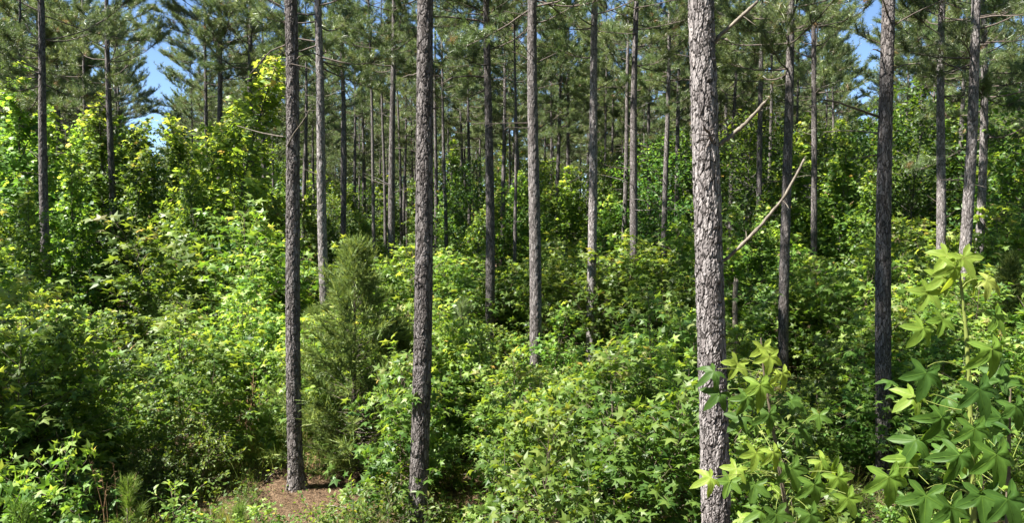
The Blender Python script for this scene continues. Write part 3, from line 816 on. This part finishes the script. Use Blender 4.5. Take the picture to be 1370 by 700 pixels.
scatter(130, 52, 95, back_fn, 2.6)

# ------------------------------------------------------------------ red cedar, young pines
def cedar_meshes(H, Rr, seed, nb=210):
    r = np.random.default_rng(seed); S = Mesh(); Lf = Mesh()
    ax = curve((0, 0, -.1), (.02, 0, 1), H + .1, 10, 0, .015, r); tube(S, ax, np.linspace(.05, .006, 10), 8)
    V, Tn = [], []
    for b in range(nb):
        u = .03 + .96 * ((b + r.random()) / nb) ** 1.25
        Lb = Rr * ((1 - u) ** .72 * min(1, .7 + u * 2) + .07) * r.uniform(.45, 1.2)
        a = b * 2.4 + r.normal(0, .3); el = .1 + .75 * u + r.normal(0, .12)
        p = curve(lerp_on(ax, u), (math.cos(a) * math.cos(el), math.sin(a) * math.cos(el), math.sin(el)), Lb, 7, .35, .08, r)
        tube(S, p, np.linspace(.012 * (1.1 - u), .002, 7), 4)
        for q in range(int(12 + Lb * 40)):
            w = r.uniform(.25, 1) ** .7
            p0 = lerp_on(p, w); bd = norm(p[-1] - p[0])
            d1 = norm(bd * .8 + r.normal(0, .55, 3) + np.array((0, 0, .2)))
            Ls = r.uniform(.10, .26)
            nn = 9
            tt = np.linspace(.1, 1, nn)[:, None]
            base = p0 + d1 * Ls * tt
            sv = norm(np.cross(d1, r.normal(0, 1, 3)))
            sg = np.where(np.arange(nn) % 2, 1, -1)[:, None]
            tip = base + d1 * .06 + sv * sg * .045 * (1.2 - tt) + r.normal(0, .008, (nn, 3))
            wv = norm(np.cross(d1, sv)) * .006
            V.append(np.stack([base - wv, base + wv, tip], 1).reshape(-1, 3)); Tn.append(np.full(nn, np.clip(r.normal(.45 + .2 * w, .2), 0, 1)))
    V = np.concatenate(V); Lf.add(V, np.arange(len(V)).reshape(-1, 3), 0, np.concatenate(Tn))
    return S.mesh("cedar_stem_mesh", LIMB), Lf.mesh("cedar_foliage_mesh", CEDAR)
def cedar(px, D, topy, Rr, seed, label):
    T = unproject(px, topy, D); s_, f_ = cedar_meshes(T[2], Rr, seed)
    root = empty("red_cedar", (T[0], D, float(ground_z(T[0], D)) - .02))
    part("trunk", s_, root); part("crown", f_, root)
    tag(root, label, "cedar tree", "feathery cedars in the undergrowth")
    return root
cedar(470, 12.8, 330, 1.55, 501, "feathery olive green cedar between the leaning and second thickest trunks")
cedar(1345, 16, 345, .9, 502, "small yellowish feathery cedar at the right edge by the dark gap")
cedar(530, 13.4, 440, .8, 504, "lower dense cedar against the second thickest trunk's left side")
cedar(415, 16, 420, .7, 503, "little pale cedar just right of the leaning trunk")

def young_pine_meshes(H, Rr, seed, nb, soft):
    r = np.random.default_rng(seed); S = Mesh(); Lf = Mesh()
    ax = curve((0, 0, -.1), (0, 0, 1), H + .1, 9, 0, .02, r); tube(S, ax, np.linspace(.022, .006, 9), 6)
    P, Dn = [], []
    for q in range(10): P.append(lerp_on(ax, 1 - q * .035)); Dn.append(np.array((0, 0, 1.)))
    for b in range(nb):
        u = .15 + .8 * (b + r.random()) / nb
        Lb = Rr * ((1 - u) ** .6 + .15) * r.uniform(.7, 1.2); a = b * 2.4 + r.normal(0, .4); el = .4 + .4 * u
        p = curve(lerp_on(ax, u), (math.cos(a) * math.cos(el), math.sin(a) * math.cos(el), math.sin(el)), Lb, 6, .9, .05, r)
        tube(S, p, np.linspace(.009, .004, 6), 4)
        n = int(4 + Lb * 16)
        for q in range(n):
            w = 1 - .75 * q / n; P.append(lerp_on(p, w)); Dn.append(norm(p[-1] - p[-3]) + r.normal(0, .15, 3))
    P = np.array(P); Dn = np.array(Dn)
    needle_tufts(Lf, P, Dn, r, 22, .17, .005, 0, np.clip(r.normal(.35 if soft else .7, .2, len(P)), 0, 1), (.15, .8))
    return S.mesh("young_pine_stem_mesh", LIMB), Lf.mesh("young_pine_needle_mesh", NEEDLE if soft else YNEEDLE)
def young_pine(px, D, topy, Rr, seed, label, nb=14, soft=False):
    T = unproject(px, topy, D); s_, f_ = young_pine_meshes(T[2], Rr, seed, nb, soft)
    root = empty("young_pine", (T[0], D, float(ground_z(T[0], D)) - .02))
    part("stem", s_, root); part("needles", f_, root)
    tag(root, label, "young pine", "young pines in the undergrowth")
    return root
young_pine(165, 8.6, 642, .38, 601, "bright pine seedling with upright candles at the bottom left")
young_pine(22, 8.0, 675, .3, 602, "small pine seedling in the bottom left corner")
young_pine(322, 9.2, 672, .3, 603, "grassy looking pine seedling left of the bare straw patch")
young_pine(613, 15.5, 398, .75, 604, "soft dull green young pine right of the second thickest trunk", 40, True)
young_pine(352, 13.4, 560, .35, 605, "light green seedling tuft above the bare straw patch")
young_pine(205, 18, 405, .5, 606, "grassy young pine in the sunny strip below the left sky gap", 16)

# ------------------------------------------------------------------ broken stump, dry stalks
def stump():
    T = unproject(985, 374, 20); D = 20
    M = Mesh(); n = 10
    z = np.linspace(-.1, T[2], n); p = np.column_stack([.02 * np.sin(z * 2), .02 * np.cos(z * 3), z])
    tube(M, p, np.linspace(.085, .065, n), 12, 0)
    root = empty("broken_snag", (T[0], D, float(ground_z(T[0], D))))
    part("trunk", M.mesh("snag_mesh", DEADWOOD), root)
    S = Mesh()
    for k in range(5):
        a = k * 1.26; q = np.array([(math.cos(a) * .04, math.sin(a) * .04, T[2] - .05), (math.cos(a) * .045, math.sin(a) * .045, T[2] + .05 + .03 * (k % 3))])
        tube(S, q, (.026, .006), 5, 0, .5, True)
    part("splintered_top", S.mesh("splinter_mesh", DEADWOOD), root)
    tag(root, "pale broken dead snag right of the thickest trunk", "dead tree")
stump()

for k, (px, D, L_, lab) in enumerate([(350, 11.9, .8, "crooked grey stick lying left of the leaning trunk's base"), (430, 11.2, .6, "short dark stick on the straw right of the leaning trunk"), (606, 12.6, .7, "fallen stick on the small bare patch right of the second thickest trunk")]):
    x = (px - 685) / F * D; r = np.random.default_rng(700 + k); a = r.random() * 6.28
    M = Mesh(); c = curve((0, 0, .02), (math.cos(a), math.sin(a), .05), L_, 9, 0, .12, r); c[:, 2] = np.abs(c[:, 2] - .02) + .02
    tube(M, c, np.linspace(.014, .005, 9), 7, 0, .5, True)
    for q in (3, 5): tube(M, curve(c[q], norm(r.normal(0, 1, 3) * (1, 1, .2) + (0, 0, .2)), .18, 4, 0, .1, r), (.006, .005, .004, .002), 5, 0)
    o = bpy.data.objects.new("fallen_stick", M.mesh("stick_mesh", DEADWOOD)); COL.objects.link(o); o.location = (x, D, float(ground_z(x, D)))
    tag(o, lab, "stick", "fallen sticks on the straw")

def dry_stalks(px, D, n, h, label, seed):
    r = np.random.default_rng(seed); T = unproject(px, 600, D)
    M = Mesh(); H_ = Mesh()
    for k in range(n):
        p = curve((r.normal(0, .16), r.normal(0, .12), 0), (r.normal(0, .12), r.normal(0, .12), 1), h * r.uniform(.6, 1.1), 6, 0, .06, r)
        tube(M, p, np.linspace(.007, .003, 6), 4, 0)
        for q in range(7):
            d = norm(r.normal(0, 1, 3) + np.array((0, 0, .8))); s = lerp_on(p, r.uniform(.6, 1))
            tube(H_, np.array([s, s + d * .07]), (.004, .0015), 3, 0)
    root = empty("dry_weed", (T[0], D, float(ground_z(T[0], D))))
    part("stalk_cluster", M.mesh("stalk_mesh", STRAW), root); part("seed_head", H_.mesh("seed_mesh", STRAW), root)
    tag(root, label, "dry weeds", "dry brown weeds")
dry_stalks(330, 13.4, 14, 1.15, "clump of reddish dry stalks left of the leaning trunk", 1)
dry_stalks(341, 13.9, 10, 1.5, "taller dry stalk clump behind the reddish one", 2)
dry_stalks(160, 9.6, 7, 1.2, "dry brown stalks right behind the bright pine seedling", 3)
dry_stalks(415, 12.2, 9, .5, "short orange stubble right of the leaning trunk's base", 4)

# ------------------------------------------------------------------ near saplings at the right, leaf by leaf
def near_gum(name_label, stem_pts, leaves, seed, extra):
    """stem_pts: (px, py, D) from the top down, then to the ground; leaves: (px, py, D, width, turn, droop, tint)"""
    r = np.random.default_rng(seed)
    P = np.array([unproject(*s) for s in stem_pts]); gb = P[-1].copy(); gb[2] = ground_z(gb[0], gb[1])
    P = np.vstack([P, gb]); base = gb.copy(); Q = P - base
    u = np.linspace(0, len(Q) - 1, 30); i = np.minimum(u.astype(int), len(Q) - 2); f = (u - i)[:, None]
    A = Q[i] * (1 - f) + Q[i + 1] * f
    root = empty("sweetgum_sapling", tuple(base))
    S = Mesh(); tube(S, A[::-1], np.linspace(.013, .0035, 30), 8)
    Lf = Mesh(); Pt = Mesh()
    pos, dr, nr, sz, tn = [], [], [], [], []
    for (px, py, D, w, turn, droop, tint) in leaves:
        c = unproject(px, py, D) - base
        a = math.radians(turn)
        d = norm(np.array((math.sin(a), -.35, -math.cos(a) * (.3 + droop))))     # the tip's direction
        n = norm(np.array((.1, -.75, .75 - .3 * droop)) + r.normal(0, .15, 3))
        pos.append(c - d * w * .16); dr.append(d); nr.append(n); sz.append(w); tn.append(tint)
    for k in range(extra[0]):
        px, py, D = r.uniform(extra[1], extra[2]), r.uniform(extra[3], extra[4]), r.uniform(extra[5], extra[6])
        c = unproject(px, py, D) - base
        d = norm(np.array((c[0] - A[10][0], -.1, 0)) * 1.5 + r.normal(0, .5, 3) + np.array((0, 0, -.35)))
        n = norm(np.array((0, -.25, 1)) + r.normal(0, .38, 3))
        pos.append(c); dr.append(d); nr.append(n); sz.append(r.uniform(.08, .14)); tn.append(np.clip(r.normal(.3, .2), 0, .8))
    pos = np.array(pos); dr = np.array(dr); nr = np.array(nr); sz = np.array(sz) * .9; tn = np.array(tn)
    vv = r.integers(0, 4, len(pos)); tn = np.where(tn < .5, tn * .7, tn)  # low tints go darker: older leaves, plus shade put into the leaf colour
    for q_ in range(4):
        mk = vv == q_
        if mk.any():
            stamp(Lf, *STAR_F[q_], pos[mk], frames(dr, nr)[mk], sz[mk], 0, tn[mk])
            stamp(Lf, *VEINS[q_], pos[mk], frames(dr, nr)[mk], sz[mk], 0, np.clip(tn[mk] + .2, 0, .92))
    for p, d, s in zip(pos, dr, sz):                       # stalk of each leaf, then a twig to the stem
        dist = np.linalg.norm(A - p, axis=1) + np.maximum(A[:, 2] - p[2], 0) * .8
        j = int(np.argmin(dist)); q = A[min(j + 1, len(A) - 1)]
        mid = p * .6 + q * .4 - d * min(.05, dist[j] * .3)
        tt = np.linspace(0, 1, 6)[:, None]
        cv = (1 - tt) ** 2 * p + 2 * tt * (1 - tt) * mid + tt ** 2 * q
        tube(Pt, cv, np.linspace(.0011, .0017, 6), 4, 0)
    part("stem", S.mesh("near_stem_mesh", GSTEM if seed == 72 else STEM), root)
    Lf.s = [np.ones_like(s) for s in Lf.s]
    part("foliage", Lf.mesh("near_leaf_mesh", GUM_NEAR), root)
    part("twig_cluster", Pt.mesh("near_twig_mesh", GSTEM), root)
    tag(root, name_label, "sapling", "sweetgum saplings in the understory")
    return root

near_gum("near sweetgum sapling whose big star leaves overlap the thickest trunk",
 [(1018, 452, 3.25), (1022, 500, 3.25), (1032, 560, 3.25), (1045, 640, 3.25), (1055, 700, 3.25)],
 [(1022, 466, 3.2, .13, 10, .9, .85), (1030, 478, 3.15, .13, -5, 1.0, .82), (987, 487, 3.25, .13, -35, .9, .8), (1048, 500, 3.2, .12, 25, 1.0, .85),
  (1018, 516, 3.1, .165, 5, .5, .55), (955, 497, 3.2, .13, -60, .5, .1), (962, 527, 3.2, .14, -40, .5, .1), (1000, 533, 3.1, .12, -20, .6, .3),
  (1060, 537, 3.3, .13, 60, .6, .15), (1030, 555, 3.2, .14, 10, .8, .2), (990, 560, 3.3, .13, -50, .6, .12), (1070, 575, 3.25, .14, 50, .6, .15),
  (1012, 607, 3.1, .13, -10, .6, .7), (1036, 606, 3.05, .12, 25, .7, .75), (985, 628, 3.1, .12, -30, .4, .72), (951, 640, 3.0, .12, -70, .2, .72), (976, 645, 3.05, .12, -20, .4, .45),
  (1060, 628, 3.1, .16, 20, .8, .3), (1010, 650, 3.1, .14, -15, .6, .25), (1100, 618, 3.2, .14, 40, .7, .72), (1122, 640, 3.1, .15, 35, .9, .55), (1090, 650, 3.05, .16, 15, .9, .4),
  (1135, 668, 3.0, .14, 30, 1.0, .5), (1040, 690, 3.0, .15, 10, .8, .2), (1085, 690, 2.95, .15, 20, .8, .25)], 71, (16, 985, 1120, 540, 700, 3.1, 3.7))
near_gum("near sweetgum with bright yellow green upright shoot at the right edge",
 [(1280, 338, 2.5), (1288, 400, 2.5), (1293, 450, 2.5), (1297, 520, 2.5), (1300, 620, 2.5), (1302, 700, 2.5)],
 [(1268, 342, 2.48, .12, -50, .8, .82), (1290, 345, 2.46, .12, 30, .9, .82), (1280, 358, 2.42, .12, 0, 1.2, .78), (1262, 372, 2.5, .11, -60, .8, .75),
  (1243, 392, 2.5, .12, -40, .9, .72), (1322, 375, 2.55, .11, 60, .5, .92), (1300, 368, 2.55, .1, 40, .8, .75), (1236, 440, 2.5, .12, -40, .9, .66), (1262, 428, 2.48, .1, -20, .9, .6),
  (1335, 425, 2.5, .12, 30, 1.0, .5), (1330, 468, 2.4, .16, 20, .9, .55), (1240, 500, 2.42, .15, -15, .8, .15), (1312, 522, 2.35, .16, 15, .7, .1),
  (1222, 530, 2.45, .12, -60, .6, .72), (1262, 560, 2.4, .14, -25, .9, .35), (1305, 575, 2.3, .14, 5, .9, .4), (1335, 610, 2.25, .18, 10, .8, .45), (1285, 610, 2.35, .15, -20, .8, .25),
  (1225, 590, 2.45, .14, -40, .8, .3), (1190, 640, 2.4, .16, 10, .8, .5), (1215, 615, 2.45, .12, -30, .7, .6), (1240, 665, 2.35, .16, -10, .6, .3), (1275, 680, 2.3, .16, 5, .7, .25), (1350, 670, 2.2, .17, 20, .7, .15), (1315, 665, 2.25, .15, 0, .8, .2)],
 72, (24, 1190, 1400, 500, 710, 2.5, 3.2))
near_gum("near shaded sweetgum filling the bottom right corner with dark leaves",
 [(1352, 520, 2.9), (1350, 580, 2.9), (1348, 700, 2.9)],
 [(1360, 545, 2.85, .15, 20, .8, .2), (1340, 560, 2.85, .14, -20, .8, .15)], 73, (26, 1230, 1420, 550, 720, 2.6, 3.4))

# ------------------------------------------------------------------ ground cover (uncountable)
def in_clear(x, y, pad=0.0):
    m = np.zeros(len(x), bool)
    for a, b, r in CLEARW: m |= (x - a) ** 2 + (y - b) ** 2 < (r + pad) ** 2
    return m
def random_ground(n, d0, d1, r, pxr=(-60, 1430)):
    D = np.sqrt(r.uniform(d0 * d0, d1 * d1, n)); px = r.uniform(*pxr, n)
    return (px - 685) / F * D, D
r = np.random.default_rng(77)
cx_, cy_ = random_ground(5200, 6.2, 34, r); k = ~in_clear(cx_, cy_, -.15) | (r.random(len(cx_)) < .42); cx_, cy_ = cx_[k], cy_[k]
ch_ = r.uniform(.12, .6, len(cx_)); ct_ = r.normal(.4, .15, len(cx_))
per = 16
X = np.repeat(cx_, per) + r.normal(0, .2, len(cx_) * per); Y = np.repeat(cy_, per) + r.normal(0, .2, len(cx_) * per)
Z = ground_z(X, Y) + np.repeat(ch_, per) * r.random(len(X)) + .03
P = np.column_stack([X, Y, Z]); Dd = norm(r.normal(0, 1, P.shape) * (1, 1, .4)); Nn = norm(np.array((0, 0, 1.)) + r.normal(0, .4, P.shape))
tt = np.clip(np.repeat(ct_, per) + r.normal(0, .13, len(X)), 0, 1); tt[r.random(len(X)) < .03] = 1
M = Mesh(); stamp(M, *DIAM, P, frames(Dd, Nn), r.uniform(.035, .085, len(P)), 0, tt)
o = bpy.data.objects.new("ground_cover", M.mesh("ground_cover", OAK)); COL.objects.link(o)
tag(o, "low creeping leaves covering the forest floor between the saplings", "ground cover", kind="stuff")

def blades(n, cx, cy, sp, hh, width, r, tintm, mat, name, label):
    X = np.repeat(cx, n) + r.normal(0, sp, len(cx) * n); Y = np.repeat(cy, n) + r.normal(0, sp, len(cx) * n)
    b = np.column_stack([X, Y, ground_z(X, Y) - .01]); N = len(b)
    d = norm(np.column_stack([r.normal(0, .3, N), r.normal(0, .3, N), np.ones(N)]))
    h = np.repeat(r.uniform(*hh, len(cx)), n) * r.uniform(.5, 1.1, N)
    out = np.column_stack([r.normal(0, .35, N), r.normal(0, .35, N), np.zeros(N)])
    w = norm(np.cross(d, r.normal(0, 1, d.shape))) * width / 2
    m = b + d * (h * .55)[:, None] + out * (h * .15)[:, None]; tp = b + d * (h * .95)[:, None] + out * (h * .6)[:, None]
    v = np.stack([b - w, b + w, m - w * .8, m + w * .8, tp], 1).reshape(-1, 3)
    f = (np.array([(0, 1, 3), (0, 3, 2), (2, 3, 4)])[None] + (np.arange(N) * 5)[:, None, None]).reshape(-1, 3)
    t_ = np.repeat(np.clip(np.repeat(r.normal(tintm, .18, len(cx)), n) + r.normal(0, .1, N), 0, 1), 3)
    M = Mesh(); M.add(v, f, 0, t_)
    o = bpy.data.objects.new(name, M.mesh(name, mat)); COL.objects.link(o); tag(o, label, name.replace("_", " "), kind="stuff")
gxs, gys = [], []
for n, d0, d1, pxr in ((260, 14, 32, (55, 260)), (240, 12.6, 15.2, (300, 392)), (160, 7.5, 13, (-40, 330)), (120, 9, 16, (400, 640)), (150, 10, 24, (640, 1400))):
    a, b = random_ground(n, d0, d1, r, pxr); gxs.append(a); gys.append(b)
gxs = np.concatenate(gxs); gys = np.concatenate(gys)
kk = ~in_clear(gxs, gys, -.1) | (r.random(len(gxs)) < .22); gxs, gys = gxs[kk], gys[kk]
blades(60, gxs, gys, .13, (.18, .6), .006, r, .55, GRASS, "grass", "tufts of tall thin grass growing on the forest floor")

# pine straw on the bare patches
n = 26000
a, b = random_ground(n * 3, 7, 17, r, (250, 700)); k = in_clear(a, b, .6); a, b = a[k][:n], b[k][:n]
ang = r.random(len(a)) * 6.28; ln = r.uniform(.05, .1, len(a)); zz = ground_z(a, b) + r.uniform(.006, .03, len(a))
dx, dy = np.cos(ang) * ln, np.sin(ang) * ln; wx, wy = -np.sin(ang) * .003, np.cos(ang) * .003
tz = r.normal(0, .015, len(a))
v = np.stack([np.stack([a - dx - wx, b - dy - wy, zz - np.abs(tz)], -1), np.stack([a - dx + wx, b - dy + wy, zz - np.abs(tz)], -1), np.stack([a + dx, b + dy, zz + np.abs(tz)], -1)], 1).reshape(-1, 3)
M = Mesh(); M.add(v, np.arange(len(v)).reshape(-1, 3), 0, r.random(len(a)))
o = bpy.data.objects.new("pine_straw", M.mesh("pine_straw", LITTER)); COL.objects.link(o); tag(o, "reddish fallen pine needles on the bare ground", "pine straw", kind="stuff")

# far wood that reads as one mass
M = Mesh(); r = np.random.default_rng(88)
Pw, Sz, Tw = [], [], []
for k in range(300):
    D = r.uniform(96, 150); px = r.uniform(-120, 1490)
    x = (px - 685) / F * D; H = r.uniform(15, 20)
    if abs(px - 208) < 24: H = r.uniform(9, 13)
    if abs(px - 1158) < 24: H = min(H, 16)
    tube(M, np.array([(x, D, -.1), (x + r.normal(0, .2), D, H * .6), (x + r.normal(0, .3), D, H)]), (.16, .12, .03), 6, 0)
    nn = 900
    c = r.normal(0, 1, (nn, 3)); c = norm(c) * r.random((nn, 1)) ** .4
    cl = r.normal(0, 1, (14, 3)) * (1.6, 1.6, 3.2)
    q = cl[r.integers(0, 14, nn)] + c * (1.2, 1.2, 1.0)
    q[:, 2] = np.clip(q[:, 2] + H * .72, H * .35, H)
    Pw.append(q + (x, D, 0)); Tw.append(np.clip(np.full(nn, r.uniform(.2, .7)) + r.normal(0, .1, nn), 0, .9))
    lowq = r.normal(0, 1, (900, 3)) * (2.4, 2.4, 2.6) + (0, 0, 4); lowq[:, 2] = np.clip(lowq[:, 2], 0, 11)
    Pw.append(lowq + (x, D, 0)); Tw.append(np.clip(r.normal(.6, .2, 900), 0, .9))
Pw = np.concatenate(Pw); Tw = np.concatenate(Tw)
stamp(M, *DIAM, Pw, frames(norm(r.normal(0, 1, Pw.shape)), norm(r.normal(0, 1, Pw.shape))), r.uniform(.25, .5, len(Pw)), 1, Tw)
o = bpy.data.objects.new("far_wood", M.mesh("far_wood", [LIMB, NEEDLE])); COL.objects.link(o); tag(o, "distant pale wood closing the view between the trunks", "wood", kind="stuff")

# the same wood goes on behind and beside the viewer
M = Mesh(); r = np.random.default_rng(89)
Pw, Tw = [], []
n_ = 0
while n_ < 130:
    a = r.uniform(0, 2 * math.pi); d = r.uniform(9, 42); x, y = math.cos(a) * d, math.sin(a) * d
    if y > 0 and abs(x) < .78 * y + 4.5: continue
    bad = False
    for zt in (7, 11, 15, 18):
        q = (zt - 2) / math.tan(SUN_EL); qx, qy = x + math.sin(SUN_AZ) * q, y + math.cos(SUN_AZ) * q
        if qy > 1.5 and abs(qx) < .74 * qy + 3 and qy < 40: bad = True
    if bad: continue
    n_ += 1
    H = r.uniform(15, 19)
    tube(M, np.array([(x, y, -.1), (x + r.normal(0, .2), y, H * .6), (x + r.normal(0, .3), y, H)]), (.15, .11, .03), 8, 0)
    nn = 800
    cl = r.normal(0, 1, (14, 3)) * (1.4, 1.4, 2.8); c = norm(r.normal(0, 1, (nn, 3))) * r.random((nn, 1)) ** .4
    q = cl[r.integers(0, 14, nn)] + c; q[:, 2] = np.clip(q[:, 2] + H * .75, H * .45, H)
    Pw.append(q + (x, y, 0)); Tw.append(np.clip(r.normal(.45, .15, nn), 0, .9))
    lowq = r.normal(0, 1, (500, 3)) * (1.7, 1.7, 1.6) + (0, 0, 2.2); lowq[:, 2] = np.clip(lowq[:, 2], 0, 6)
    Pw.append(lowq + (x, y, 0)); Tw.append(np.clip(r.normal(.5, .2, 500), 0, .9))
Pw = np.concatenate(Pw); Tw = np.concatenate(Tw)
stamp(M, *DIAM, Pw, frames(norm(r.normal(0, 1, Pw.shape)), norm(r.normal(0, 1, Pw.shape))), r.uniform(.22, .42, len(Pw)), 1, Tw)
o = bpy.data.objects.new("surrounding_wood", M.mesh("surrounding_wood", [LIMB, NEEDLE])); COL.objects.link(o); tag(o, "the pine wood going on outside the view", "wood", kind="stuff")

# ------------------------------------------------------------------ labels for the repeats
REFS = [(-60, "the left edge"), (60, "the dark left trunk"), (148, "the heavy crowned pine"), (298, "the tall sweetgum"), (390, "the leaning trunk"),
        (433, "the slanting trunk"), (525, "the brown trunk"), (561, "the second thickest"), (654, "the black trunk"), (717, "the middle trunk"),
        (793, "the speckled trunk"), (850, "the dark slim trunk"), (952, "the thickest trunk"), (1050, "the reddish trunk"), (1186, "the leaf-hidden trunk"), (1295, "the bristly trio"), (1440, "the right edge")]
def place_words(px):
    for (a, na_), (b, nb_) in zip(REFS[:-1], REFS[1:]):
        if px < b: return "between %s and %s" % (na_, nb_)
    return "by the right edge"
def depth_word(D):
    return "close" if D < 12 else ("some way" if D < 19 else ("well back" if D < 32 else ("deep" if D < 45 else ("deeper" if D < 58 else ("far off" if D < 74 else "farthest off")))))
KINDW = {'gum_mid': ("sweetgum", "sapling", "sweetgum saplings in the understory"), 'gum_low': ("low sweetgum", "sapling", "sweetgum saplings in the understory"),
         'gum_tall': ("young sweetgum", "sweetgum tree", "young sweetgum trees under the pines"), 'oak_tall': ("hardwood", "hardwood tree", "young hardwood trees under the pines"),
         'shrub': ("leafy shrub", "shrub", "leafy shrubs in the understory"), 'shrub_low': ("low shrub", "shrub", "leafy shrubs in the understory")}
ORD = ["first", "second", "third", "fourth", "fifth", "sixth", "seventh", "eighth", "ninth", "tenth", "eleventh", "twelfth", "thirteenth", "fourteenth", "fifteenth"]
pool = {}
for root, key, px, D, h, label in PLANTS:
    w, cat, grp = KINDW[key]
    if label: tag(root, label, cat, grp); continue
    pool.setdefault((w, depth_word(D), place_words(px), cat, grp), []).append((px, root))
for root, px, D in filler_pines:
    pool.setdefault(("slim pine", depth_word(D), place_words(px), "pine tree", G_PINE), []).append((px, root))
for (w, dw, pw, cat, grp), lst in pool.items():
    lst.sort(key=lambda a: a[0])
    for n, (px, root) in enumerate(lst):
        pre = "" if len(lst) == 1 else ("leftmost " if n == 0 else ("rightmost " if n == len(lst) - 1 else "%s-from-left " % ORD[min(n, len(ORD) - 1)]))
        tag(root, ("%s%s %s %s" % (pre, w, dw, pw)).strip(), cat, grp)
for o in SC.objects:
    if "_px" in o: del o["_px"]
